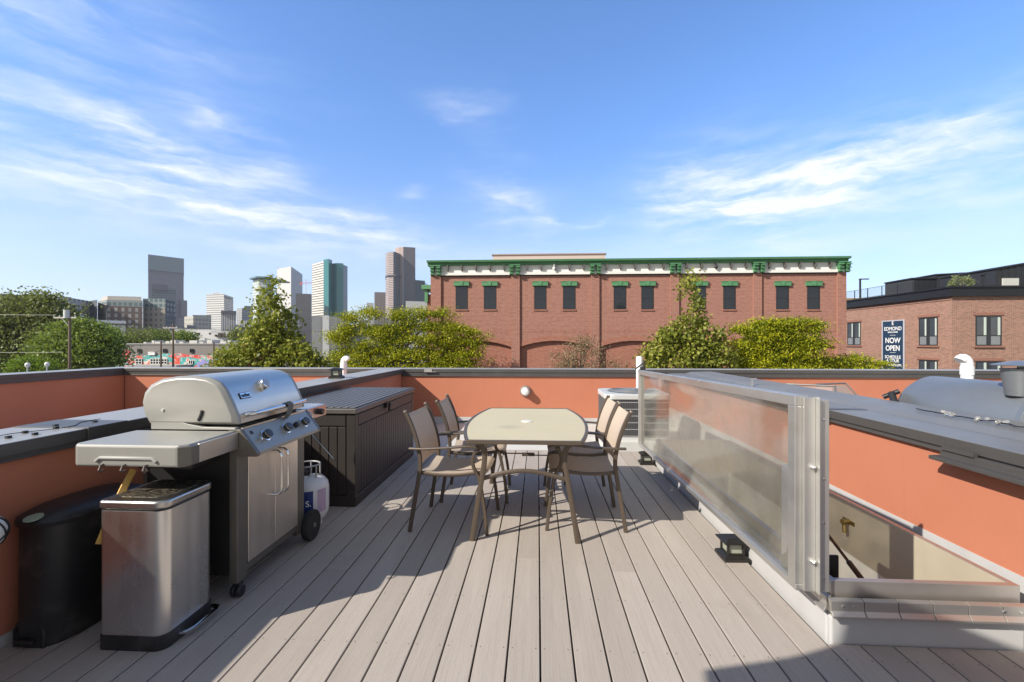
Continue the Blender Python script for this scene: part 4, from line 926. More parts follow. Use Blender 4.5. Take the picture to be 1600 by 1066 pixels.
# ---------------------------------------------------------------- right neighbour: smoker and loungers
sl_ = (3.36, 3.5, -.1); T = thing('barrel_smoker', 'large grey barrel smoker with a chimney beyond the right parapet', 'smoker', sl_)
SMK = mat('smoker grey', (.21, .225, .24), .38, .5, .10, 8, .25, 160, dirt=.15, dirtc=(.12, .12, .12))
cz = .79; rS = .30
MB(sl_).lathe([(.05, -.02), (.2, -.015), (rS - .01, .0), (rS, .02), (rS, 1.02), (rS - .03, 1.08), (rS - .12, 1.12), (.05, 1.13)], (3.36, 3.03, cz), (0, 1, 0), 48).build('barrel', SMK, T, smooth=True)
MB(sl_).lathe([(rS + .003, .035), (rS + .01, .04), (rS + .01, .075), (rS + .003, .08)], (3.36, 3.03, cz), (0, 1, 0), 48).build('band', SMK, T, smooth=True)
lv = MB(sl_)
for i in range(4): lv.box(3.26, 3.46, 3.005, 3.012, .70 + i * .06, .72 + i * .06)
lv.build('end_louvres', mat('smoker dark', (.12, .125, .13), .5, .4), T)
MB(sl_).lathe([(.078, .0), (.098, .17), (.102, .17), (.102, .178), (.02, .18)], (3.2, 3.2, 1.02), (0, 0, 1), 28).build('chimney', SMK, T, smooth=True)
MB(sl_).lathe([(.145, .198), (.148, .204), (.05, .228), (.0001, .232)], (3.2, 3.2, 1.02), (0, 0, 1), 28).cyl((3.2, 3.2, 1.19), (3.2, 3.2, 1.22), .02, n=8).build('chimney_cap', SMK, T, smooth=True)
MB(sl_).cyl((3.08, 4.06, .96), (3.0, 4.13, .90), .02, n=10).cyl((3.03, 4.08, .94), (3.0, 4.0, .86), .026, n=12).build('handle', BLACKP, T, smooth=True)
lg = MB(sl_)
for y in (3.1, 3.9):
    for s_ in (-1, 1): lg.cyl((3.36 + s_ * .2, y, cz - .2), (3.36 + s_ * .3, y, -.1), .02, n=10)
lg.build('legs', SMK, T)
TUBE = mat('grey tube frame', (.22, .21, .20), .4, .6); NET = mat('grey brown netting', (.30, .22, .19), .8, 0, .2, 30)
def lounger(loc, rz, label):
    T = thing('folding_lounger', label, 'lounger', loc, rz, 'folding loungers on the right neighbour terrace')
    def fr_(w_, pts, nm):
        mb = MB(); L = [(-w_, *p_) for p_ in pts]; Rr = [(w_, *p_) for p_ in pts]; mb.tube(L, .011, 8); mb.tube(Rr, .011, 8); mb.cyl(L[0], Rr[0], .011, n=8); mb.cyl(L[-1], Rr[-1], .011, n=8); mb.build(nm, TUBE, T, smooth=True)
    fr_(.28, [(-.35, .82), (-.30, .78), (0.05, .42), (.5, .40), (.95, .30)], 'frame')
    MB().grid(lambda u, v: ((v - .5) * .5, *( (-.33 + .38 * u / .4, .80 - .38 * u / .4) if u < .4 else (.05 + .9 * (u - .4) / .6, .42 - .12 * (u - .4) / .6))), 12, 4, .005).build('sling', NET, T)
    mb = MB()
    for s_ in (-1, 1): mb.tube([(s_ * .3, -.25, 0), (s_ * .3, .5, .55)], .011, 8).tube([(s_ * .3, .6, 0), (s_ * .3, -.15, .58)], .011, 8).tube([(s_ * .3, -.2, .6), (s_ * .3, .35, .6)], .016, 8)
    mb.build('legs', TUBE, T); return T
q = atY(1305, 612, 5.4); L0 = lounger((q.x, 5.9, -.0), R(150), 'folding lounger just beyond the right coping, left of the smoker')
q = atY(1372, 612, 5.9); dup(L0, (q.x, 6.3, -.02), R(200), 'folding lounger half hidden behind the barrel smoker')

# ================================================================== BUILDINGS ACROSS THE STREET
BRK = brick_mat('red brick', (.335, .135, .098), (.28, .112, .085), (.36, .235, .195))
BRK_D = brick_mat('red brick deep', (.345, .125, .083), (.30, .108, .073), (.34, .19, .15))
GREEN = mat('green painted cornice', (.085, .235, .11), .5, 0, .2, 1.5, dirt=.2, dirtc=(.10, .25, .12))
CREAM = mat('cream frieze', (.72, .70, .66), .7, 0, .05, .5)
GLASSD = mat('dark window glass', (.012, .014, .02), .08, 0, .3, .8, spec=.6)
SASH = mat('dark sash', (.02, .02, .024), .5)
YB_ = 35.0
def ax_(px): return atY(px, 537, YB_).x
def az_(py, px=1000): return atY(px, py, YB_).z
bb0 = (8, YB_, GZ); BB = thing('brick_building', 'long red brick building with green cornice across the street', 'building', bb0)
X0, X1 = ax_(673.5), ax_(1320.5)
ZT = az_(405.6, 1000); zfr_t = az_(413.5); zfr_b = az_(428.5)
MB(bb0).box(X0, X1, YB_ + .25, YB_ + 20, GZ, ZT - .1).build('wall', BRK_D, BB)
pil = [(ax_(a), ax_(a + 13.2)) for a in (676, 799, 923, 1047, 1176, 1308)]
pil[0] = (X0, ax_(689.5)); pil[-1] = (ax_(1307), X1)
pm = MB(bb0)
for a, b in pil: pm.box(a, b, YB_ - .14, YB_ + .249, GZ, az_(428.5))
pm.build('pilasters', BRK, BB)
for i in range(5):
    a = pil[i][1]; b = pil[i + 1][0]; zt = zfr_b - .001; zs = az_(543, (i * 124 + 750)); zc = az_(533, i * 124 + 750); n = 18
    arcp = [(a + (b - a) * k / n, zs + (zc - zs) * math.sin(math.pi * k / n) ** .8) for k in range(n + 1)]
    poly = [(a, zt)] + arcp + [(b, zt)]
    MB(bb0).prism(poly, 'y', YB_, YB_ + .12).build('bay_panel', BRK, BB)
    # brick arch band, a touch proud
    ban = [(x, z + .02) for x, z in arcp] + [(x, z + .42) for x, z in arcp[::-1]]
    vs = [(x, YB_ - .018, z) for x, z in ban]; m = MB(bb0); m.prism(ban, 'y', YB_ - .018, YB_ - .001); m.build('arch_band', BRK_D, BB)
MB(bb0).box(X0, X1, YB_ - .012, YB_ + .0, az_(519), az_(516.5)).build('string_course', BRK_D, BB)
wins = [(712, 730.5), (756, 775), (834.6, 853.3), (879.6, 898.8), (958.8, 978), (1002, 1021), (1083, 1102.5), (1130, 1149), (1212.5, 1232), (1261, 1280.5)]
for wi, (a, b) in enumerate(wins):
    xa, xb = ax_(a), ax_(b); zt, zb, zm = az_(447, a), az_(483.7, a), az_(466, a)
    f = ring(MB(bb0), 0, 0, 0, 0, 0, 0, 0) if False else MB(bb0)
    f.box(xa, xa + .06, YB_ - .03, YB_ - .002, zb, zt).box(xb - .06, xb, YB_ - .03, YB_ - .002, zb, zt).box(xa + .06, xb - .06, YB_ - .03, YB_ - .002, zb, zb + .07).box(xa + .06, xb - .06, YB_ - .03, YB_ - .002, zt - .06, zt).box(xa + .06, xb - .06, YB_ - .028, YB_ - .002, zm - .03, zm + .03)
    W_ = f.build('window', SASH, BB)
    MB(bb0).box(xa + .06, xb - .06, YB_ - .012, YB_ - .004, zb + .07, zt - .06).build('pane', GLASSD, W_)
    MB(bb0).box(xa - .05, xb + .05, YB_ - .07, YB_ - .001, zb - .10, zb - .002).build('sill', BRK_D, W_)
    l = MB(bb0); mid = (xa + xb) / 2
    l.box(xa - .13, mid - .13, YB_ - .16, YB_ - .001, zt + .002, zt + .30).box(mid + .13, xb + .13, YB_ - .16, YB_ - .001, zt + .002, zt + .30)
    l.prism([(mid - .10, zt + .002), (mid + .10, zt + .002), (mid + .15, zt + .36), (mid - .15, zt + .36)], 'y', YB_ - .20, YB_ - .001)
    l.box(xa - .17, xb + .17, YB_ - .19, YB_ - .002, zt + .301, zt + .34)
    l.build('lintel', GREEN, W_)
MB(bb0).box(X0 + .02, X1 - .02, YB_ - .05, YB_ + .2, zfr_b, zfr_t + .35).build('frieze', CREAM, BB)
MB(bb0).box(X0 - .03, X1 + .03, YB_ - .20, YB_ - .051, zfr_b, zfr_b + .20).build('frieze_ledge', CREAM, BB)
MB(bb0).box(X0, X1, YB_ - .10, YB_ - .0, zfr_b - .06, zfr_b - .001).build('frieze_painted_shadow', SASH, BB)  # dark strip stands in for the shadow under the frieze ledge
cn = MB(bb0).prism([(YB_ - .05, zfr_t + .02), (YB_ - .20, zfr_t + .04), (YB_ - .24, ZT - .17), (YB_ - .52, ZT - .14), (YB_ - .56, ZT + .0), (YB_ + .3, ZT + .0), (YB_ + .3, zfr_t)], 'x', X0 - .22, X1 + .10)
cn.build('cornice', GREEN, BB)
for i, a in enumerate((682, 804.7, 929.6, 1053.8, 1183, 1315)):
    c_ = ax_(a); m = MB(bb0)
    for s_ in (-.25, .25):
        m.prism([(YB_ - .21, zfr_b - .02), (YB_ - .34, zfr_b + .02), (YB_ - .36, zfr_b + .3), (YB_ - .42, zfr_b + .42), (YB_ - .46, zfr_t + .02), (YB_ - .05, zfr_t + .05), (YB_ - .05, zfr_b)], 'x', c_ + s_ - .13, c_ + s_ + .13)
        for k in range(3): m.box(c_ + s_ - .16, c_ + s_ + .16, YB_ - .42 - k * .07, YB_ - .06, zfr_b + .05 + k * .24, zfr_b + .11 + k * .24)
    m.box(c_ - .42, c_ + .42, YB_ - .48, YB_ - .05, zfr_t - .05, zfr_t + .02); m.build('bracket', GREEN, BB)
sm_ = []
for i in range(5):
    a = pil[i][1]; b = pil[i + 1][0]
    for k in range(5):
        x = a + (b - a) * (k + .5) / 5
        MB(bb0).box(x - .05, x + .05, YB_ - .35, YB_ - .051, zfr_t - .32, zfr_t + .02).box(x - .04, x + .04, YB_ - .2, YB_ - .051, zfr_t - .42, zfr_t - .32).build('small_bracket', mat('dark bracket', (.10, .09, .085), .6), BB)
for px_, m_ in ((865.5, mat('globe white', (.8, .8, .8), .3)), (1116.5, SASH)):
    x = ax_(px_); MB(bb0).lathe([(.0001, -.12), (.09, -.10), (.13, 0), (.09, .10), (.0001, .12)], (x, YB_ - .32, zfr_b + .44), n=14).cyl((x, YB_ - .32, zfr_b + .52), (x, YB_ - .32, zfr_t + .05), .03, n=8).build('eaves_lamp', m_, BB, smooth=True)
ph = atY(770, 399, 42); ph2 = atY(946, 399, 42)
MB(bb0).box(ph.x, ph2.x, 42, 48, ZT - .2, ph.z).build('rooftop_room', mat('beige metal siding', (.52, .45, .40), .7, 0, .06, .5), BB)
MB(bb0).box(ph.x - .1, ph2.x + .1, 41.9, 48.1, ph.z, ph.z + .10).build('rooftop_room_edge', mat('beige trim', (.34, .30, .27), .7), BB)
# lower wing seen at its left end
wx0 = atY(665.5, 500, 39).x
MB(bb0).box(wx0 + .1, X0 + 2, 39, 50, GZ, atY(670, 460, 39).z).build('side_wing', BRK, BB)
zz = atY(668, 453, 39).z; MB(bb0).box(wx0 - .25, X0 + 1, 38.4, 50.3, zz, zz + .35).build('side_wing_cornice', GREEN, BB)
MB(bb0).box(wx0 - .02, wx0 + .25, 38.6, 38.99, zz - 1.1, zz - .001).build('bracket', GREEN, BB)

# corner apartment building on the right
EB = brick_mat('brown brick', (.33, .165, .115), (.17, .085, .068), (.42, .31, .25), var=.2)
EY = 40.0; EX = atY(1487, 500, EY).x; ez = lambda py, px=1520: atY(px, py, EY).z
eb0 = (EX, EY, GZ); EBg = thing('apartment_building', 'brown brick corner building with black cornice and leasing banner', 'building', eb0)
EYB = 57.0; EX2 = 72.0
zB = ez(463); zC = ez(450)
MB(eb0).box(EX, EX2, EY, EYB, GZ, zB).build('wall', EB, EBg)
MB(eb0).box(EX - .05, EX2, EY - .05, EYB, zB - .28, zB - .20).build('string_course', EB, EBg)
MB(eb0).box(EX - .28, EX2 + .2, EY - .28, EYB, zB + .001, zC).box(EX - .40, EX2 + .3, EY - .40, EYB, zC, zC + .14).build('cornice', mat('black metal cornice', (.016, .017, .02), .45, .2, .2, .5), EBg)
FR = mat('charcoal frame', (.035, .037, .042), .4, .2); GLE = mat('window glass', (.05, .06, .075), .06, 0, .5, .6, spec=.8); CUR = mat('pale blind', (.50, .56, .50), .8); LOWP = mat('spandrel glass', (.20, .22, .23), .2)
SILLB = mat('sill brick', (.27, .13, .095), .85, 0, .15, 4)
def ewin(axis, c, w_, z0, z1):
    """window set in the wall plane: axis 'x' on the frontal wall, 'y' on the left wall; c centre, w_ width"""
    fx_ = axis == 'x'
    def B(mb, a, b, d0, d1, za, zb):
        return mb.box(c + a, c + b, EY + d0, EY + d1, za, zb) if fx_ else mb.box(EX + d0, EX + d1, c + a, c + b, za, zb)
    h = w_ / 2; m = MB(eb0)
    B(m, -h, -h + .07, -.05, -.002, z0, z1); B(m, h - .07, h, -.05, -.002, z0, z1); B(m, -h + .07, h - .07, -.05, -.002, z1 - .07, z1); B(m, -h + .07, h - .07, -.05, -.002, z0, z0 + .07)
    B(m, -.16, .16, -.048, -.002, z0 + .07, z1 - .07)
    zm = z0 + (z1 - z0) * .34
    B(m, -h + .07, -.16, -.045, -.002, zm - .03, zm + .03); B(m, .16, h - .07, -.045, -.002, zm - .03, zm + .03)
    W_ = m.build('window', FR, EBg)
    for s_ in (-1, 1):
        a, b = sorted((s_ * .16, s_ * (h - .07)))
        g_ = MB(eb0); B(g_, a, b, -.016, -.008, zm + .03, z1 - .07); g_.build('pane', GLE, W_)
        g_ = MB(eb0); B(g_, a, b, -.016, -.008, z0 + .07, zm - .03); g_.build('pane', LOWP, W_)
        g_ = MB(eb0); w2 = .20; B(g_, *((b - w2, b) if s_ < 0 and fx_ else ((b - w2, b) if fx_ else (a, a + w2))), -.022, -.017, zm + .03, z1 - .07); g_.build('blind', CUR, W_)
    g_ = MB(eb0); B(g_, -h - .18, h + .18, -.13, -.001, z0 - .17, z0 - .02); g_.build('sill', SILLB, W_)
    g_ = MB(eb0); B(g_, -h - .18, h + .18, -.07, -.001, z1 + .06, z1 + .26); g_.build('lintel', SILLB, W_)
xw = atY(1544, 517, EY).x; ww = atY(1564, 500, EY).x - atY(1524, 500, EY).x
rows = [(ez(540, 1544), ez(494, 1544)), (ez(610, 1544), ez(565, 1544)), (ez(681, 1544), ez(636, 1544))]
for z0, z1 in rows:
    for k in range(4): ewin('x', xw + k * 6.2, ww, z0, z1)
for p0, p1 in ((1436.5, 1465.5), (1324.5, 1345)):
    ya, yb = atX(p0, 517, EX).y, atX(p1, 517, EX).y
    for z0, z1 in rows: ewin('y', (ya + yb) / 2, abs(ya - yb), z0, z1)
# banner on the left wall
NAVY = mat('navy banner', (.012, .035, .075), .5, 0, .08, 1); WP = mat('banner white', (.8, .8, .8), .6)
ya, yb = atX(1381, 540, EX).y, atX(1413, 540, EX).y; yc = (ya + yb) / 2; bwid = ya - yb; zt = atX(1397, 502, EX).z; zb_ = zt - 6.2
bn = thing('leasing_banner', 'tall navy banner reading NOW OPEN hung on the brick wall', 'banner', (EX - .1, yc, zb_)); bo = tuple(bn.location)
MB(bo).box(EX - .10, EX - .06, yb, ya, zb_, zt).build('cloth', NAVY, bn)
ring_ = MB(bo).box(EX - .12, EX - .05, yb - .12, yb, zb_ - .1, zt + .1).box(EX - .12, EX - .05, ya, ya + .12, zb_ - .1, zt + .1).box(EX - .12, EX - .05, yb, ya, zt, zt + .1).box(EX - .12, EX - .05, yb, ya, zb_ - .1, zb_); ring_.build('frame', mat('pale frame', (.45, .45, .5), .5), bn)
def btext(s_, py, size, sx=1.):
    z = atX(1397, py, EX).z; return text(s_, size, WP, 'lettering', bn, (-.006, 0, z - zb_), (R(90), 0, R(-90)), .004, sx, .012 if size > .5 else .006)
btext('E', 505.5, .50); btext('EDMOND', 514, .50, 1.0); btext('RENTAL HOMES', 519.3, .17); btext('NOW', 532.5, .72, 1.0); btext('OPEN', 544.5, .72, .95)
btext('SCHEDULE', 558.2, .43, .95); btext('A TOUR', 564.0, .43); btext('EDMOND.COM', 570.5, .30)
for py in (524, 551): z = atX(1397, py, EX).z; MB(bo).box(EX - .105, EX - .101, yc - .35, yc + .35, z - .015, z + .015).build('rule', WP, bn)
# roof pieces of that building
DM = mat('dark standing seam', (.032, .034, .038), .5, .3, .15, .6)
def seamroom(p0, p1, Y, yt0, depth, nm_, slope=0.):
    a, b = atY(p0, yt0, Y), atY(p1, yt0, Y); zl, zr = a.z, a.z + slope
    m = MB(eb0).prism([(a.x, zC + .15), (b.x, zC + .15), (b.x, zr), (a.x, zl)], 'y', Y, Y + depth)
    k = 0
    while a.x + k * .6 < b.x: x = a.x + k * .6; m.box(x, x + .05, Y - .05, Y - .001, zC + .15, zl + slope * (x - a.x) / (b.x - a.x) - .02); k += 1
    m.prism([(a.x - .15, zl), (b.x + .15, zr), (b.x + .15, zr + .12), (a.x - .15, zl + .12)], 'y', Y - .15, Y + depth)
    return m.build(nm_, DM, EBg)
seamroom(1425, 1464, 54, 436, 4, 'roof_room'); seamroom(1462, 1540, 58, 430, 4, 'roof_room', .3); seamroom(1555, 1640, 46, 421, 6, 'roof_room', .9)
a = atY(1518, 444, 52); b = atY(1556, 444, 52)
MB(eb0).box(a.x, b.x, 52, 53, zC + .15, a.z).build('roof_upstand', mat('orange panel', (.50, .17, .07), .7), EBg)
MB(eb0).box(a.x, b.x + .1, 51.9, 53.1, a.z, a.z + .35).build('roof_upstand_cap', DM, EBg)
for pxp in (1537.5,): a = atY(pxp, 430, 45); MB(eb0).box(a.x - .09, a.x + .09, 45, 45.18, zC + .1, a.z).box(a.x - .25, a.x + .12, 44.9, 45.25, a.z, a.z + .15).build('roof_post', DM, EBg)
a = atY(1580, 443, 45.8); MB(eb0).box(a.x - .7, a.x + .7, 45.8, 45.95, a.z - .6, a.z + .5).build('vent_hood', mat('pale louvre', (.5, .5, .46), .6), EBg)
rl = thing('roof_railing', 'thin dark railing along the roof edge of the brown brick building', 'railing', (EX + .6, 50, zC + .14)); ro = tuple(rl.location)
m = MB(ro)
for i in range(7): y = 44.5 + i * 2.0; m.box(EX + .56, EX + .62, y, y + .06, zC + .14, zC + 1.25)
m.build('posts', DM, rl)
m = MB(ro); m.box(EX + .57, EX + .61, 44.5, 56.6, zC + 1.22, zC + 1.26).box(EX + .57, EX + .61, 44.5, 56.6, zC + .3, zC + .33)
for i in range(100): y = 44.5 + i * .12; m.box(EX + .585, EX + .597, y, y + .012, zC + .33, zC + 1.22)
m.build('balusters', mat('grey baluster', (.10, .105, .11), .5, .3), rl)
a = atX(1344, 437, EX + 1.2); T = thing('roof_lamp', 'black roof lamp post with a square arm beside the railing', 'lamp post', (a.x, a.y, zC + .14))
MB(tuple(T.location)).box(a.x - .07, a.x + .07, a.y - .07, a.y + .07, zC + .14, a.z).build('post', DM, T)
MB(tuple(T.location)).box(a.x - .07, a.x + .9, a.y - .12, a.y + .12, a.z, a.z + .10).build('arm', DM, T)
a = atY(1322, 466, 60); b = atY(1372, 466, 60)
MB(eb0).box(a.x, b.x, 60, 62, zC - 3, a.z).build('ochre_wall', mat('ochre wall', (.42, .27, .10), .8, 0, .2, .5), EBg)

# ---------------------------------------------------------------- city builder
def bld(name, label, front, ytop, m, depth=None, roof=None, ref=0, cat='building', extra=None, z0=GZ):
    """front: list of (px, distance) corners left to right seen from the terrace; height read at corner ref"""
    P = []
    for px, Z in front:
        a = (px - 800) / F; P.append((Z * (-math.sin(TH) + a * math.cos(TH)), Z * (math.cos(TH) + a * math.sin(TH))))
    zt = H + (537 - ytop) / F * front[ref][1]
    depth = depth or math.dist(P[0], P[-1]) * .6
    A, B = Vector(P[0]), Vector(P[-1]); back = [tuple(B * (1 + depth / B.length)), tuple(A * (1 + depth / A.length))]
    poly = P + back
    c_ = (sum(p[0] for p in poly) / len(poly), min(p[1] for p in poly), z0)
    T = thing(name, label, cat, c_)
    MB(c_).prism(poly, 'z', z0, zt).build('walls', m, T)
    if roof is not None: 
        cx = sum(p[0] for p in poly) / len(poly); cy = sum(p[1] for p in poly) / len(poly)
        s_ = 1 + roof[1]; MB(c_).prism([(cx + (x - cx) * s_, cy + (y - cy) * s_) for x, y in poly], 'z', zt + .001, zt + roof[2]).build('roof_edge', roof[0], T)
    T['_zt'] = zt
    return T, c_, P, zt
def addblk(T, c_, front, ytop, m, nm, z0=None, depth=10, ref=0):
    P = []
    for px, Z in front:
        a = (px - 800) / F; P.append((Z * (-math.sin(TH) + a * math.cos(TH)), Z * (math.cos(TH) + a * math.sin(TH))))
    zt = H + (537 - ytop) / F * front[ref][1]; A, B = Vector(P[0]), Vector(P[-1])
    MB(c_).prism(P + [tuple(B * (1 + depth / B.length)), tuple(A * (1 + depth / A.length))], 'z', GZ if z0 is None else z0, zt).build(nm, m, T)
DG = (.07, .08, .10)
g1 = grid_mat('mauve grid tower', (.22, .20, .225), (.10, .105, .14), 3.0, 3.9, .62, .55, .15)
T, c_, P, zt = bld('skyscraper', 'tallest mauve grey slab tower with a teal top, far left of the skyline', [(231.5, 880), (287, 925)], 402.5, g1, 60)
addblk(T, c_, [(231.3, 876), (287.5, 921)], 397.5, mat('teal grey crown', (.17, .21, .235), .35, .1), 'crown', zt - 24, 62)
addblk(T, c_, [(283, 915), (292.5, 925)], 469, g1, 'lower_block', None, 40)
addblk(T, c_, [(278, 865), (290, 872)], 497, g1, 'podium', None, 30)
g2 = grid_mat('slate tower', (.17, .17, .19), (.09, .11, .14), 200, 3.6, 1, .5, .2)
T, c_, P, zt = bld('office_tower', 'smaller slate tower standing in front of the tall mauve slab', [(237, 640), (262, 650), (275, 655)], 451, g2, 30)
addblk(T, c_, [(237.5, 638), (262, 648)], 444, mat('slate crown', (.15, .14, .17), .5), 'crown', zt - 2, 26)
# apartments, nearer
g3 = grid_mat('brown apartment grid', (.155, .115, .10), (.30, .29, .28), 3.1, 3.3, .42, .62, .3, var=.35)
g4 = grid_mat('beige apartment grid', (.36, .31, .27), (.12, .13, .14), 2.6, 3.1, .45, .5, .3)
g5 = grid_mat('teal glass storeys', (.30, .33, .32), (.10, .15, .16), 2.4, 3.0, .7, .62, .15)
g6 = grid_mat('tan end wall', (.42, .35, .29), (.45, .43, .40), 3.4, 3.2, .5, .5, .3)
T, c_, P, zt = bld('apartment_block', 'brown brick apartment block with teal glass top storeys', [(166.5, 250), (223, 256)], 478, g3, 30, ref=0)
addblk(T, c_, [(152.5, 262), (166.4, 249.8)], 478, g6, 'end_wing', None, 30)
addblk(T, c_, [(153, 260), (166.5, 251.5), (223, 257)], 468.5, g5, 'top_storeys', zt + .01, 24, 1)
addblk(T, c_, [(158, 264), (168, 254), (221, 259)], 462.5, mat('pale penthouse', (.45, .41, .37), .8), 'penthouse', zt + 3, 18, 1)
T, c_, P, zt = bld('apartment_block', 'beige gridded apartment block beside the brown brick block', [(223.5, 262), (258, 264)], 481, g4, 30)
addblk(T, c_, [(223.5, 263), (259, 265)], 466.5, g5, 'top_storeys', zt + .01, 20)
addblk(T, c_, [(258.5, 264), (274, 276)], 468, grid_mat('dark balcony grid', (.11, .12, .13), (.05, .06, .07), 4, 3.1, .5, .55, .15), 'balcony_wing', None, 25)
g7 = grid_mat('pale wall dark windows', (.40, .40, .42), (.05, .055, .065), 4.2, 3.4, .42, .45, .2)
T, c_, P, zt = bld('apartment_block', 'pale grey block with scattered dark windows behind the left trees', [(96, 225), (142, 252)], 463, g7, 30)
addblk(T, c_, [(142, 252), (152, 246)], 470, grid_mat('dark slot wall', (.12, .13, .15), (.06, .07, .08), 3, 3.4, .5, .5), 'side_wing', None, 20)
T, c_, P, zt = bld('apartment_block', 'long low grey block above the large left tree', [(-60, 300), (46, 330)], 457.5, grid_mat('grey long block', (.33, .33, .34), (.12, .13, .15), 3.2, 3.2, .5, .5), 40, (mat('dark parapet', (.10, .10, .11), .6), .0, 1.2))
T, c_, P, zt = bld('hall', 'white hall with an angled roof in front of the apartments', [(100, 160), (196, 176)], 506, mat('white render', (.62, .62, .61), .8, 0, .08, .2), 30)
addblk(T, c_, [(108, 159), (118, 161), (134, 165)], 489, mat('roof light grey', (.50, .52, .53), .6), 'sloped_roof', zt - 1, 20)
addblk(T, c_, [(140, 156), (197, 166)], 499.5, mat('white canopy', (.7, .7, .7), .6), 'canopy', H + (537 - 503.5) / F * 156, 8)
# middle city
g8 = grid_mat('white office', (.62, .61, .58), (.17, .18, .20), 300, 3.8, 1, .42, .2)
g8b = grid_mat('grey office side', (.40, .41, .42), (.12, .14, .16), 300, 3.8, 1, .5, .2)
T, c_, P, zt = bld('office_tower', 'white banded office tower with grey side', [(322.5, 790), (350, 780)], 460, g8, 40)
addblk(T, c_, [(350.01, 780), (364.5, 830)], 460, g8b, 'side', None, 40)
addblk(T, c_, [(351.5, 777), (363.5, 820)], 461.5, mat('sign band', (.22, .27, .27), .5), 'sign_band', zt - 5.5, 4)
addblk(T, c_, [(333, 800), (343, 800)], 457.3, mat('plant box', (.4, .4, .4), .7), 'plant_room', zt, 12)
T, c_, P, zt = bld('office_block', 'broad grey beige civic block below the white tower', [(288, 470), (302, 458), (330, 475)], 495, grid_mat('beige civic', (.42, .40, .35), (.16, .16, .16), 3.5, 4.4, .5, .4), 40)
addblk(T, c_, [(301, 474), (330, 480)], 492.3, mat('grey plant storey', (.13, .15, .16), .6), 'roof_storey', zt, 20)
T, c_, P, zt = bld('office_block', 'small dark topped office block right of the white tower', [(345.5, 600), (369, 606)], 490.5, grid_mat('ribbed grey', (.40, .39, .38), (.14, .14, .16), 2.6, 60, .5, .95), 30)
addblk(T, c_, [(345.3, 598), (369.3, 604)], 485.5, mat('dark storey', (.06, .06, .075), .4), 'dark_storey', zt, 30)
T, c_, P, zt = bld('office_block', 'grey block with dark top left of the curved tower', [(370, 650), (378, 644), (398, 660)], 482, grid_mat('grey mixed', (.36, .36, .36), (.14, .15, .17), 4, 3.4, .5, .5), 30)
addblk(T, c_, [(382, 660), (397, 665)], 478, mat('dark plant', (.12, .13, .14), .6), 'plant_room', zt, 15)
T, c_, P, zt = bld('office_block', 'white finned block in front of the grey block', [(377, 520), (395, 524)], 501, grid_mat('white finned', (.6, .6, .6), (.2, .2, .22), 2.5, 50, .4, .95), 25)
g9 = grid_mat('balcony glass tower', (.55, .56, .54), (.20, .27, .28), 5, 3.3, .72, .6, .12)
T, c_, P, zt = bld('residential_tower', 'pale glass balcony tower with a flat oversailing roof', [(395, 560), (404, 548), (416, 550), (427, 562)], 438, g9, 30)
m = MB(c_); pts = []
for px, Z in [(389.5, 556), (400, 541), (417, 543), (431, 560)]:
    a = (px - 800) / F; pts.append((Z * (-math.sin(TH) + a * math.cos(TH)), Z * (math.cos(TH) + a * math.sin(TH))))
m.prism(pts + [(pts[-1][0], pts[-1][1] + 32), (pts[0][0], pts[0][1] + 32)], 'z', zt + .5, zt + 2.2); m.build('flat_roof', mat('teal roof', (.12, .20, .21), .5), T)
T, c_, P, zt = bld('office_tower', 'plain grey white slab tower behind the conical tree', [(433, 980), (454.7, 950)], 416.5, mat('pale blank stone', (.52, .51, .50), .7), 50, ref=1)
addblk(T, c_, [(454.71, 950), (472.5, 1060)], 416.5, grid_mat('grey stone grid', (.36, .34, .34), (.25, .24, .25), 4, 4, .5, .5), 'side', None, 50)
T, c_, P, zt = bld('office_block', 'brown grey block half hidden behind the conical tree', [(462, 720), (487, 730)], 458.5, grid_mat('brown ribbed', (.20, .17, .16), (.10, .10, .11), 3.2, 3.6, .5, .6), 30)
g10 = grid_mat('white striped face', (.70, .66, .60), (.16, .15, .14), 400, 4.2, 1, .48, .2)
g11 = grid_mat('teal curtain wall', (.05, .20, .20), (.035, .16, .165), 8, 300, .93, 1, .08, var=.1, wrough=.15)
T, c_, P, zt = bld('skyscraper', 'teal glass tower with a white striped left face', [(487.5, 800), (505.5, 770)], 408, g10, 50, ref=1)
addblk(T, c_, [(505.51, 770), (513.5, 762), (519, 775)], 406, g11, 'glass_face', None, 50)
addblk(T, c_, [(519.01, 778), (526, 772), (536.5, 776)], 412, g11, 'glass_face', None, 50)
addblk(T, c_, [(533, 780), (543, 805)], 412.5, mat('brown glass', (.10, .095, .10), .2, .2), 'brown_face', None, 40)
T, c_, P, zt = bld('office_block', 'low grey concrete block under the teal tower', [(487, 420), (545, 430)], 494, mat('grey concrete', (.26, .26, .26), .8, 0, .15, .1), 30)
addblk(T, c_, [(504, 410), (514, 411)], 493, mat('pale box', (.5, .5, .5), .7), 'stair_box', None, 10)
g12 = grid_mat('brown ribbed tower', (.30, .235, .22), (.10, .085, .085), 2.5, 400, .5, 1, .3)
bld('office_block', 'brown ribbed block left of the twin tower', [(585, 900), (602.5, 905)], 456.5, g12, 40)
g13 = grid_mat('brown striped tower', (.46, .37, .33), (.12, .10, .11), 400, 3.9, 1, .5, .2)
g14 = grid_mat('dark brown grid tower', (.135, .115, .12), (.08, .075, .085), 2.6, 3.9, .5, .5, .25)
T, c_, P, zt = bld('skyscraper', 'brown twin shafted skyscraper, tallest in the middle', [(602.5, 1010), (607, 995), (614.5, 990)], 393.5, g13, 60, ref=2)
addblk(T, c_, [(614.6, 990), (618.5, 993), (627.5, 1020)], 393.5, g14, 'shaded_shaft', None, 50)
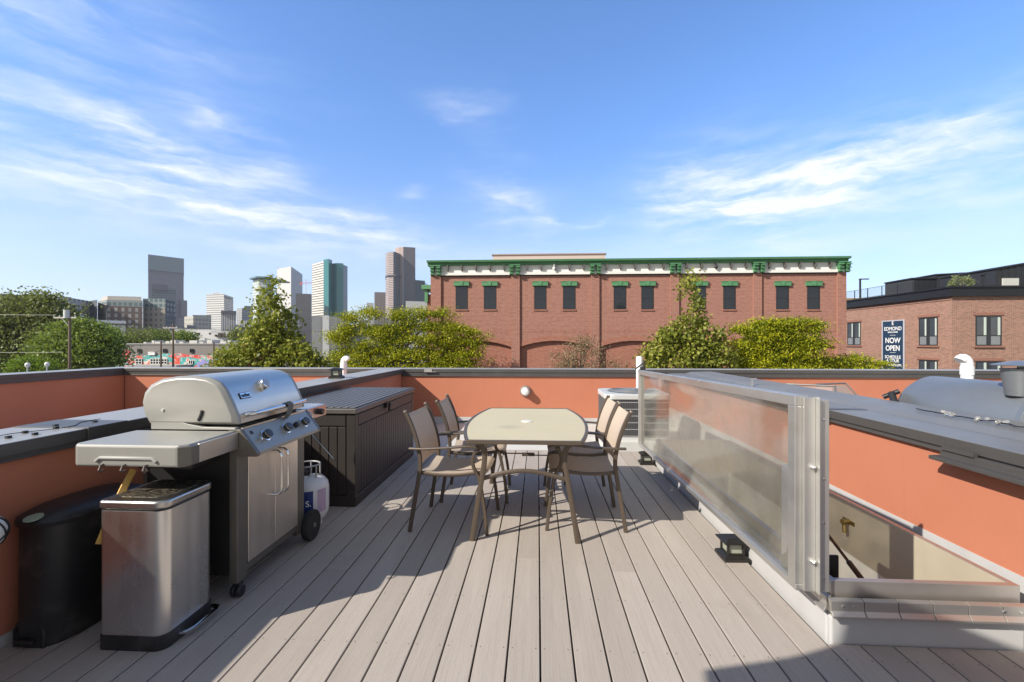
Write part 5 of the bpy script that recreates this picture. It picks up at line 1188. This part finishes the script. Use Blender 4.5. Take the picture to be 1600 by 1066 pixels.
addblk(T, c_, [(617.5, 1024), (623, 1014), (630, 1010)], 385.8, grid_mat('tan stone shaft', (.40, .31, .27), (.25, .19, .18), 3, 3.9, .5, .5), 'rear_shaft', None, 60, 2)
addblk(T, c_, [(630.1, 1010), (649, 1018)], 385.8, g14, 'rear_shaft_side', None, 60)
for a_, b_ in (((602.2, 987), (627.8, 1012)), ((629, 1006), (649.3, 1014))):
    P2 = []
zm0 = H + (537 - 431) / F * 1000; addblk(T, c_, [(602.0, 1006), (607, 990), (618.5, 987), (628.2, 1015)], 429, mat('dark belt', (.06, .06, .065), .4), 'belt', H + (537 - 432.5) / F * 1000, 50, 2)
T, c_, P, zt = bld('office_tower', 'dark teal office tower between the twin tower and brick building', [(648.5, 850), (664, 862)], 437.5, grid_mat('dark teal grid', (.08, .095, .11), (.05, .07, .085), 3, 3.8, .5, .6, .15), 40)
addblk(T, c_, [(664.01, 862), (669, 900)], 441, mat('teal glass side', (.12, .24, .27), .12, .2), 'side', None, 40)
bld('office_block', 'white low block just left of the brick building', [(634, 240), (684, 246)], 470.5, mat('white low', (.60, .59, .57), .8, 0, .06, .3), 20)
bld('office_block', 'small white block beyond the locust tree', [(573, 330), (584, 332)], 473, mat('white small', (.62, .60, .57), .8), 20)
# far filler blocks, each with its own size and tone
random.seed(3)
tones = [(.42, .40, .38), (.30, .29, .29), (.5, .48, .45), (.22, .19, .18), (.36, .28, .24), (.28, .31, .33)]
words = ['cream', 'mid grey', 'off white', 'dark brown', 'reddish', 'blue grey']
spots = [(276, 292, 512, 330), (292, 306, 508, 300), (366, 380, 507, 420), (380, 400, 511, 380), (398, 414, 505, 450), (415, 440, 509, 400), (440, 470, 500, 520), (545, 566, 508, 500), (560, 590, 500, 620), (590, 640, 496, 560), (196, 226, 514, 210), (-120, -62, 470, 360)]
for i, (a, b, y, Z) in enumerate(spots):
    k = i % 6; bld('office_block', f'{words[k]} low block about {["left of the utility pole", "under the mauve slab tower", "below the dark topped office", "below the grey block", "under the curved tower", "behind the conical tree top", "behind the conical tree", "right of the teal tower", "left of the brown ribbed block", "under the twin tower", "behind the row of small trees", "past the left edge of the terrace"][i]}',
        [(a, Z), (b, Z * 1.02)], y, grid_mat('low block ' + words[k], tones[k], tuple(x * .35 for x in tones[k]), 3.2, 3.4, .5, .45), 20)
# white low buildings with dark windows
WB = mat('white painted block', (.62, .61, .60), .8, 0, .08, .4)
def whitebld(label, a, b, Z, yt, wl_, yb_w):
    T, c_, P, zt = bld('white_building', label, [(a, Z), (b, Z * 1.01)], yt, WB, 16, (mat('grey edge', (.45, .45, .45), .7), .01, .3))
    for (p0, p1, y0_, y1_) in wl_:
        u = atY(p0, y0_, P[0][1] - .0); v = atY(p1, y1_, P[0][1]); MB(c_).box(u.x, v.x, P[0][1] - .25, P[0][1] + .3, v.z, u.z).build('window', GLASSD, T)
    return T
whitebld('long white building with paired windows behind the mural building', 272, 337, 185, 515.5, [(305, 308, 520, 524), (309, 312, 520, 524), (327, 329, 520, 523), (330, 332.5, 520, 523)], 0)
whitebld('white building with a row of dark windows behind the mural building', 330, 384, 172, 519, [(336, 338, 523, 526), (341, 346, 520.5, 527), (347, 352, 520.5, 527), (355, 358, 522, 526), (365, 371, 520.5, 528)], 0)

# ---------------------------------------------------------------- mural building
MY = 88.0
mx = lambda px: atY(px, 537, MY).x
mz = lambda py, px=280: atY(px, py, MY).z
mo = (mx(280), MY, GZ); MU = thing('mural_building', 'low grey brick building painted with a coral and turquoise mural', 'building', mo)
MB(mo).box(mx(181), mx(378), MY, MY + 14, GZ, mz(537.6)).build('wall', mat('taupe wall', (.215, .20, .19), .85, 0, .12, .5), MU)
MB(mo).box(mx(180.6), mx(378.3), MY - .15, MY + .3, mz(538.4), mz(536.6)).build('parapet_cap', mat('taupe cap', (.33, .32, .31), .7), MU)
MB(mo).box(mx(377.8), mx(386), MY - .1, MY + 10, GZ, mz(538.5)).build('red_end', mat('red painted end', (.42, .09, .05), .8), MU)
def mural():
    m_, tt, p_ = newmat('mural paint'); co = tt.add('ShaderNodeTexCoord').outputs['Object']
    s_ = tt.add('ShaderNodeSeparateXYZ'); tt.put(s_.inputs[0], co)
    wv = tt.vmath('ADD', co, tt.mapping(tt.add('ShaderNodeTexNoise').outputs['Color'], (2.5, 0, 2.5)))
    n1 = tt.noise(tt.mapping(wv, (.22, 1, .5)), 1, 3, .5, 1.2); 
    c = tt.ramp(n1, [(0, (.60, .06, .04)), (.38, (.62, .10, .06)), (.44, (.06, .34, .34)), (.50, (.10, .42, .40)), (.54, (.70, .55, .52)), (.58, (.60, .16, .10)), (.66, (.55, .30, .42)), (.72, (.22, .24, .5)), (.8, (.65, .10, .06))], 'CONSTANT')
    n2 = tt.sm(tt.noise(tt.mapping(wv, (.9, 1, 1.4)), 1, 2, .5, 2.), .56, .6); c = tt.mix(tt.math('MULTIPLY', n2, .7), c, (.62, .55, .55))
    tt.put(p_.inputs['Base Color'], c); p_.inputs['Roughness'].default_value = .8; return m_
MUR = mural()
# painted band with a wavy top edge
top = [(mx(px), mz(py)) for px, py in ((181.5, 553), (190, 552), (197, 547), (202, 551), (209, 556), (222, 556.5), (232, 555), (246, 556), (258, 552), (268, 553.5), (282, 552), (292, 554.5), (310, 555), (322, 556), (332, 555), (346, 557), (356, 561))]
MB(mo).prism(top + [(mx(356), mz(600)), (mx(181.5), mz(600))], 'y', MY - .05, MY - .001).build('mural', MUR, MU)
MB(mo).tube([(mx(x), MY - .08, mz(y)) for x, y in ((191, 553), (196, 550), (200, 547.5), (203, 549.5), (201, 553), (196, 557), (200, 563), (206, 570), (212, 574))], .18, 6).build('painted_swirl', mat('coral paint', (.62, .13, .12), .8), MU)
MB(mo).tube([(mx(x), MY - .09, mz(y)) for x, y in ((190, 561), (196, 563), (200, 568), (203, 576))], .32, 6).build('painted_petal', mat('white lilac paint', (.6, .58, .66), .8), MU)
for px_, dy in ((318, 0), (325, 3), (330, 1), (312, 4)):
    MB(mo).lathe([(.0001, 0), (.6, .05), (.0001, .06)], (mx(px_), MY - .06, mz(566 + dy)), (0, -1, 0), 7).build('painted_flower', mat('violet paint', (.32, .30, .62), .8), MU)
WF = mat('white window frame', (.7, .7, .68), .6)
def mwin(x0, x1, y0, y1, nx, ny, frame=True):
    a, b, z1, z0 = mx(x0), mx(x1), mz(y0), mz(y1)
    W_ = MB(mo).box(a, b, MY - .16, MY - .01, z0, z1).build('window', GLASSD, MU); m = MB(mo)
    for i in range(nx + 1): x = a + (b - a) * i / nx; m.box(x - .05, x + .05, MY - .22, MY - .161, z0 - .05, z1 + .05)
    for i in range(ny + 1): z = z0 + (z1 - z0) * i / ny; m.box(a - .05, b + .05, MY - .215, MY - .1605, z - .05, z + .05)
    m.build('frame', WF if frame else SASH, W_)
mwin(213.5, 222.5, 561, 577, 2, 4); mwin(236, 262, 561, 569, 6, 2); mwin(296, 302, 563, 569, 2, 1)
for a in (216, 256, 298, 340, 366): mwin(a, a + 4.5, 545.5, 551, 2, 1, False)
MB(mo).box(mx(233), mx(243.5), MY - .3, MY - .01, mz(555), mz(550)).build('sign_panel', mat('white sign panel', (.75, .75, .74), .5), MU)
MB(mo).box(mx(226), mx(300), MY - 4, MY - .06, GZ, mz(569.5)).build('annexe', mat('grey annexe', (.34, .34, .33), .8, 0, .15, .6), MU)
for i, (a, b, yt) in enumerate(((211, 215, 534.5), (224, 228, 532), (229, 240, 534), (246, 252, 533), (254, 262, 531.5), (268, 274, 534), (284, 296, 532), (300, 306, 534), (312, 320, 531), (333, 342, 534), (345, 350, 532))):
    MB(mo).box(mx(a), mx(b), MY + 2, MY + 4.5, mz(537.6), mz(yt)).build('roof_vent', mat('roof unit pale', (.55, .53, .50), .7, 0, .1, 2), MU)

# ---------------------------------------------------------------- crane
T = thing('tower_crane', 'red and white tower crane left of the teal tower', 'crane', (atY(478, 500, 900).x, 900, GZ)); co_ = tuple(T.location); cx = co_[0]
zc = atY(478, 443, 900).z
def lattice(mb, a, b, w_, n):
    a, b = Vector(a), Vector(b); d_ = (b - a).normalized(); u = Vector((0, 1, 0)); v = d_.cross(u)
    for s_ in (-1, 1):
        for q_ in (-1, 1): mb.cyl(a + u * s_ * w_ + v * q_ * w_, b + u * s_ * w_ + v * q_ * w_, .18, n=4)
    for i in range(n):
        p_, r2 = a + (b - a) * i / n, a + (b - a) * (i + 1) / n; s_ = 1 if i % 2 else -1
        mb.cyl(p_ - u * w_ + v * w_ * s_, r2 - u * w_ - v * w_ * s_, .12, n=4)
m = MB(co_); lattice(m, (cx, 900, GZ), (cx, 900, zc), .9, 60); m.build('mast', mat('crane white', (.6, .58, .56), .6), T)
m = MB(co_); lattice(m, (cx - 10, 900, zc), (cx + 16, 900, zc + 1.5), .7, 16); m.box(cx - 12, cx - 8, 899, 901, zc - 2.6, zc + 2); m.build('jib', mat('crane red', (.50, .08, .05), .6), T)
MB(co_).cyl((cx, 900, zc), (cx, 900, zc + 8), .4, n=5).cyl((cx, 900, zc + 8), (cx + 12, 900, zc + 1.5), .12, n=4).cyl((cx, 900, zc + 8), (cx - 9, 900, zc + .5), .12, n=4).build('tower_head', mat('crane red', (.5, .08, .05)), T)
MB(co_).box(cx + 15, cx + 20, 899, 901.5, zc, zc + 3).build('hoist_house', mat('crane grey', (.2, .2, .22), .6), T)

# ---------------------------------------------------------------- utility poles and wires
WOOD = mat('weathered pole', (.16, .115, .085), .9, 0, .25, 2)
def pole(px, ytop, Z, label, arm=2.0, transformer=False):
    p = atY(px, ytop, Z); T = thing('utility_pole', label, 'utility pole', (p.x, Z, GZ), 0, 'wooden utility poles'); o_ = (p.x, Z, GZ)
    MB(o_).cyl((p.x, Z, GZ), (p.x, Z, p.z), .20, .13, 10).build('pole', WOOD, T, smooth=True)
    if arm:
        m = MB(o_).box(p.x - arm, p.x + arm * .6, Z - .25, Z - .13, p.z - .9, p.z - .75).cyl((p.x - arm * .5, Z - .2, p.z - .8), (p.x, Z - .15, p.z - 1.8), .04, n=6); m.build('crossarm', mat('pale crossarm', (.45, .42, .40), .8), T)
        m = MB(o_)
        for k in (-1, -.6, -.25, .5): m.cyl((p.x + arm * k, Z - .19, p.z - .75), (p.x + arm * k, Z - .19, p.z - .5), .05, n=6)
        m.build('insulators', mat('insulator', (.5, .5, .5), .4), T)
    if transformer: MB(o_).cyl((p.x - .1, Z - .3, p.z - .9), (p.x - .1, Z - .3, p.z + .1), .28, n=12).build('transformer', mat('transformer grey', (.55, .56, .56), .5), T)
    return p
p1 = pole(109, 486, 52, 'tall wooden utility pole with a transformer at the left', 1.8, True)
p2 = pole(270.5, 505, 74, 'wooden utility pole with double crossarm in front of the mural', 1.6)
p3 = pole(251.5, 533, 80, 'short thin pole in front of the mural', 0)
p4 = pole(334, 535, 80, 'short thin pole right of the mural windows', 0)
def sag(a, b, s_, n=14): return [Vector(a).lerp(Vector(b), i / n) - Vector((0, 0, s_ * 4 * (i / n) * (1 - i / n))) for i in range(n + 1)]
wr = thing('overhead_wires', 'thin overhead wires strung between the wooden poles', 'wires', tuple(p1))
for i, (a, b) in enumerate(((p1 + Vector((-1.8, 0, -.5)), Vector((-120, 45, 8.0))), (p1 + Vector((-.9, 0, -5)), Vector((-120, 45, 3.0))), (p1 + Vector((.9, 0, -.5)), p2 + Vector((-1, 0, -.6))), (p1 + Vector((0, 0, -5.5)), p2 + Vector((0, 0, -4.0))), (p2 + Vector((.8, 0, -.6)), Vector((-28, 92, 4.5))))):
    MB(tuple(p1)).tube(sag(a, b, .8), .018, 5).build('wire', BLACKM, wr)

# street lights small
for i, (px, yt, Z, lab) in enumerate(((43, 570, 40, 'white globe street light at the far left'), (73.5, 569, 42, 'white globe street light below the round left tree'))):
    p = atY(px, yt, Z); T = thing('street_lamp', lab, 'street lamp', (p.x, Z, GZ), 0, 'white topped street lights'); o_ = tuple(T.location)
    MB(o_).cyl((p.x, Z, GZ), (p.x, Z, p.z - .25), .06, n=8).build('post', mat('lamp post grey', (.4, .4, .4), .5), T)
    MB(o_).lathe([(.05, -.3), (.18, -.15), (.2, .05), (.1, .18), (.0001, .2)], (p.x, Z, p.z), n=12).build('lamp_head', mat('lamp white', (.8, .8, .8), .4), T, smooth=True)

# ================================================================== TREES
def leaves_mesh(name, m, o, cen, sizes, parent=None, aspect=.55, up=.4):
    """one small kite-shaped, slightly folded face pair per leaf"""
    N = len(cen); cen = cen - np.array(o)
    d = rng.normal(size=(N, 3)); d[:, 2] -= .25; d /= np.linalg.norm(d, axis=1)[:, None]
    nrm = rng.normal(size=(N, 3)); nrm[:, 2] += up * 2; s_ = np.cross(d, nrm); s_ /= np.linalg.norm(s_, axis=1)[:, None] + 1e-9
    L = sizes[:, None]; v0 = cen - d * L * .5; v2 = cen + d * L * .5; v1 = cen + s_ * L * aspect * .5; v3 = cen - s_ * L * aspect * .5
    V = np.stack([v0, v1, v2, v3], 1).reshape(-1, 3)
    me = bpy.data.meshes.new(name); me.vertices.add(4 * N); me.vertices.foreach_set('co', V.ravel().astype(np.float32))
    me.loops.add(4 * N); me.loops.foreach_set('vertex_index', np.arange(4 * N, dtype=np.int32)); me.polygons.add(N)
    me.polygons.foreach_set('loop_start', np.arange(0, 4 * N, 4, dtype=np.int32)); me.polygons.foreach_set('loop_total', np.full(N, 4, dtype=np.int32))
    me.update(); me.validate(); me.materials.append(m); ob = bpy.data.objects.new(name, me); col.objects.link(ob)
    if parent is not None: ob.parent = parent
    return ob
def tree(name, label, px, Z, blobs, leaf, nclump, per, cs, m, trunk=.18, bark=None, group=None, up=.4, aspect=.55, limbs=14, flat=.6, kind=None):
    """blobs: (px, py, rx, ry) crown masses seen at the distance Z, each made a real ellipsoid of its own depth"""
    k = Z / F; base = atY(px, 560, Z); o = (base.x, Z, GZ); T = thing(name, label, 'tree', o, 0, group)
    area = np.array([b[2] * b[3] for b in blobs], float); area /= area.sum(); C = []
    for b, w_ in zip(blobs, area):
        n = max(3, int(nclump * w_)); c = atY(b[0], b[1], Z); rx, rz = b[2] * k, b[3] * k; ry = min(rx, rz * 1.6) * .9
        q = rng.normal(size=(n, 3)); q /= np.linalg.norm(q, axis=1)[:, None]; r = rng.uniform(.25, 1, n) ** .5; r *= 1 + rng.normal(size=n) * .07
        q *= r[:, None]; dy = (b[4] if len(b) > 4 else 0)
        C.append(np.stack([c.x + q[:, 0] * rx, Z + dy + q[:, 1] * ry, c.z + q[:, 2] * rz], 1))
    C = np.concatenate(C); n = len(C)
    sz = cs * rng.uniform(.6, 1.3, n); idx = np.repeat(np.arange(n), per)
    g = rng.normal(size=(n * per, 3)) * sz[idx][:, None] * np.array([1, 1, flat])
    P = C[idx] + g
    leaves_mesh('crown', m, o, P, leaf * rng.uniform(.6, 1.3, n * per), T, aspect, up)
    bk = bark or BARK; zt = float(C[:, 2].min()); mb = MB(o); top = Vector((base.x, Z, zt + (C[:, 2].max() - zt) * .75))
    mid = [Vector((base.x + math.sin(i) * .12, Z + math.cos(i * 1.7) * .12, GZ + (top.z - GZ) * i / 8)) for i in range(9)]
    mb.tube(mid, [trunk * (1 - .1 * i) for i in range(9)], 9)
    for i in rng.choice(n, min(limbs, n), replace=False):
        e = Vector(C[i]); s0 = mid[int(min(7, max(3, (e.z - GZ) / (top.z - GZ) * 8 - 2)))]; mm_ = s0.lerp(e, .5) + Vector((0, 0, .06 * (e - s0).length))
        mb.tube([s0, mm_, e], [trunk * .45, trunk * .28, trunk * .08], 6)
    mb.build('trunk', bk, T, smooth=True)
    return T
BARK = mat('grey bark', (.10, .08, .065), .95, 0, .3, 3)
LINDEN = leaf_mat('linden leaves', [(.04, .06, .012), (.12, .15, .022), (.32, .33, .055), (.58, .54, .14)], .38)
LOCUST = leaf_mat('honey locust leaves', [(.05, .08, .008), (.16, .21, .012), (.44, .43, .015), (.60, .52, .02)], .32)
DKGREEN = leaf_mat('dark green leaves', [(.04, .06, .02), (.10, .12, .04), (.21, .23, .08), (.34, .34, .15)], .27)
MIDGREEN = leaf_mat('mid green leaves', [(.04, .075, .015), (.10, .16, .03), (.20, .27, .05), (.30, .36, .09)], .33)
BRIGHT = leaf_mat('bright green leaves', [(.06, .11, .01), (.10, .18, .015), (.16, .25, .02)], .35)
DRY = leaf_mat('dry brown leaves', [(.12, .085, .05), (.20, .15, .09), (.28, .22, .14), (.10, .12, .05)], .2)
tree('linden_tree', 'conical linden with glossy two toned leaves behind the grill', 425, 24,
     [(425, 446, 8, 11), (424, 462, 15, 13), (422, 482, 26, 16), (430, 500, 34, 16), (410, 505, 24, 14), (422, 522, 46, 18), (400, 535, 30, 16), (446, 535, 40, 18), (418, 552, 66, 18), (470, 556, 34, 18), (372, 560, 26, 16), (425, 576, 88, 22), (355, 578, 22, 14), (495, 578, 26, 18), (425, 600, 90, 22)], .19, 300, 46, .24, LINDEN, .16, group='street trees below the terrace', aspect=.75, flat=.9)
tree('linden_tree', 'linden with a leafy top sprig in front of the brick building', 1080, 25,
     [(1084, 449, 15, 12), (1087, 463, 10, 12), (1086, 478, 5, 8), (1085, 500, 18, 13), (1072, 518, 34, 16), (1050, 532, 26, 14), (1100, 528, 30, 18), (1033, 528, 12, 12), (1075, 545, 58, 18), (1035, 555, 30, 16), (1118, 552, 28, 22), (1070, 572, 72, 22), (1015, 572, 26, 16), (1070, 598, 70, 22)], .19, 250, 46, .25, LINDEN, .14, group='street trees below the terrace', aspect=.75, flat=.9)
tree('honey_locust', 'broad yellow green honey locust reaching across the left end of the brick building', 610, 31.5,
     [(548, 497, 22, 9), (575, 492, 20, 8), (560, 515, 34, 10), (625, 492, 22, 8), (655, 489, 26, 8), (690, 491, 18, 8), (640, 508, 44, 10), (600, 520, 40, 10), (690, 512, 34, 10), (722, 517, 20, 7), (745, 522, 16, 7), (735, 537, 26, 8), (700, 532, 36, 10), (655, 530, 40, 12), (590, 540, 44, 12), (530, 532, 20, 12), (545, 555, 36, 14), (620, 555, 54, 14), (685, 555, 44, 14), (735, 560, 22, 12), (600, 580, 100, 18), (690, 580, 60, 16)], .15, 620, 120, .36, LOCUST, .2, group='street trees below the terrace', flat=.42, aspect=.5, up=.9, limbs=60)
tree('honey_locust', 'yellow green honey locust in front of the right half of the brick building', 1215, 26,
     [(1200, 506, 22, 8), (1226, 503, 20, 7), (1172, 516, 24, 8), (1215, 517, 30, 9), (1255, 508, 22, 7), (1272, 516, 14, 6), (1245, 525, 30, 9), (1190, 530, 34, 10), (1165, 540, 20, 10), (1225, 540, 36, 10), (1268, 538, 20, 8), (1200, 555, 50, 12), (1165, 566, 24, 12), (1250, 556, 36, 12), (1215, 578, 70, 16)], .13, 420, 120, .31, LOCUST, .16, group='street trees below the terrace', flat=.42, aspect=.5, up=.9, limbs=50)
tree('honey_locust', 'low yellow green locust top below the navy banner', 1325, 27,
     [(1280, 570, 22, 8), (1300, 565, 20, 7), (1335, 563, 26, 7), (1365, 571, 20, 6), (1310, 578, 44, 10), (1350, 582, 36, 10), (1320, 596, 60, 14)], .13, 150, 120, .30, LOCUST, .12, group='street trees below the terrace', flat=.35, aspect=.5, up=.9)
tree('sparse_tree', 'sparse dry brown tree against the brick arches', 905, 32.5,
     [(905, 545, 22, 18), (915, 533, 12, 10), (880, 562, 24, 14), (910, 570, 30, 16), (935, 552, 10, 10), (960, 570, 18, 10)], .12, 210, 22, .34, DRY, .10, group='street trees below the terrace', limbs=40)
tree('cottonwood', 'huge dark spreading tree at the left edge of the view', 40, 66,
     [(20, 500, 50, 30), (75, 490, 34, 26), (50, 475, 40, 16), (-30, 500, 60, 40), (100, 510, 18, 26), (20, 545, 60, 36), (85, 540, 40, 36), (-40, 560, 60, 40), (70, 468, 22, 10)], .50, 800, 46, .95, DKGREEN, .7, group='background trees', limbs=30)
tree('elm_tree', 'rounded mid green tree beside the tall utility pole', 125, 58,
     [(120, 520, 44, 20), (150, 530, 34, 24), (90, 540, 36, 24), (130, 555, 56, 30), (165, 555, 24, 26), (75, 565, 30, 20), (125, 508, 24, 9)], .40, 560, 42, .7, MIDGREEN, .4, group='background trees', flat=.45)
tree('shrub_tree', 'bright green rounded shrub tree at the foot of the dark left tree', 48, 50, [(45, 572, 28, 13), (30, 580, 26, 14), (70, 578, 24, 14)], .26, 150, 34, .45, BRIGHT, .15, group='background trees')
for i, (px, py, rx, ry, Z, lab) in enumerate(((168, 520, 15, 13, 110, 'small dome shaped green tree right of the elm'), (208, 526, 22, 16, 105, 'widest dark green tree of the row above the mural building'), (236, 526, 15, 12, 115, 'green tree of the row behind the first pole of the mural'), (256, 526, 12, 10, 120, 'small green tree just left of the double crossarm pole'), (287, 525, 17, 9, 118, 'green tree just right of the double crossarm pole'), (372, 522, 10, 7, 125, 'tiny green tree at the end of the white buildings'))):
    tree('street_tree', lab, px, Z, [(px, py, rx, ry), (px - rx * .4, py + ry * .6, rx * .7, ry * .8), (px + rx * .4, py + ry * .7, rx * .7, ry * .8), (px, py + ry * 1.4, rx * .9, ry)], .5, 130, 26, .9, MIDGREEN if i % 2 == 0 else DKGREEN, .25, group='row of trees beyond the mural building', limbs=5)
tree('young_tree', 'young twiggy tree in front of the grey mural wall', 358, 22, [(352, 562, 14, 12), (362, 572, 18, 12), (342, 580, 22, 12)], .15, 90, 26, .2, LINDEN, .06, group='street trees below the terrace', aspect=.7)
# potted shrub on the far roof
pp = atY(1501, 440, 46); ps = thing('rooftop_shrub', 'pale green shrub on the brown brick building roof', 'shrub', (pp.x, 46, zC + .14)); k = 46 / F
q = rng.normal(size=(60, 3)); q /= np.linalg.norm(q, axis=1)[:, None]; q *= rng.uniform(.3, 1, 60)[:, None] ** .5
Cc = np.stack([pp.x + q[:, 0] * 17 * k, 46 + q[:, 1] * .8, pp.z - .1 + q[:, 2] * 11 * k], 1); idx = np.repeat(np.arange(60), 26)
leaves_mesh('foliage', leaf_mat('pale shrub leaves', [(.12, .15, .06), (.24, .27, .12), (.34, .35, .18)], .3), (pp.x, 46, zC + .14), Cc[idx] + rng.normal(size=(len(idx), 3)) * .10, .13 * rng.uniform(.6, 1.3, len(idx)), ps)
MB((pp.x, 46, zC + .14)).cyl((pp.x, 46, zC - .2), (pp.x, 46, pp.z), .06, .03).build('stem', BARK, ps)

# thin air between the terrace and the towers
hz = MB((0, 0, GZ - 2)).box(-9050, 9050, -450, 16050, GZ - 2, 330); ho_ = bpy.data.materials.new('haze'); ho_.use_nodes = True; tt = NT(ho_.node_tree); tt.n.clear()
vo = tt.add('ShaderNodeVolumePrincipled'); vo.inputs['Color'].default_value = (.80, .88, 1.0, 1); vo.inputs['Density'].default_value = .00012; vo.inputs['Anisotropy'].default_value = .2
oo = tt.add('ShaderNodeOutputMaterial'); tt.l.new(vo.outputs[0], oo.inputs['Volume'])
hzo = hz.build('haze', ho_); hzo.location = (0, 0, GZ - 2); hzo['kind'] = 'stuff'

for o in list(bpy.data.objects):
    if '_zt' in o: del o['_zt']
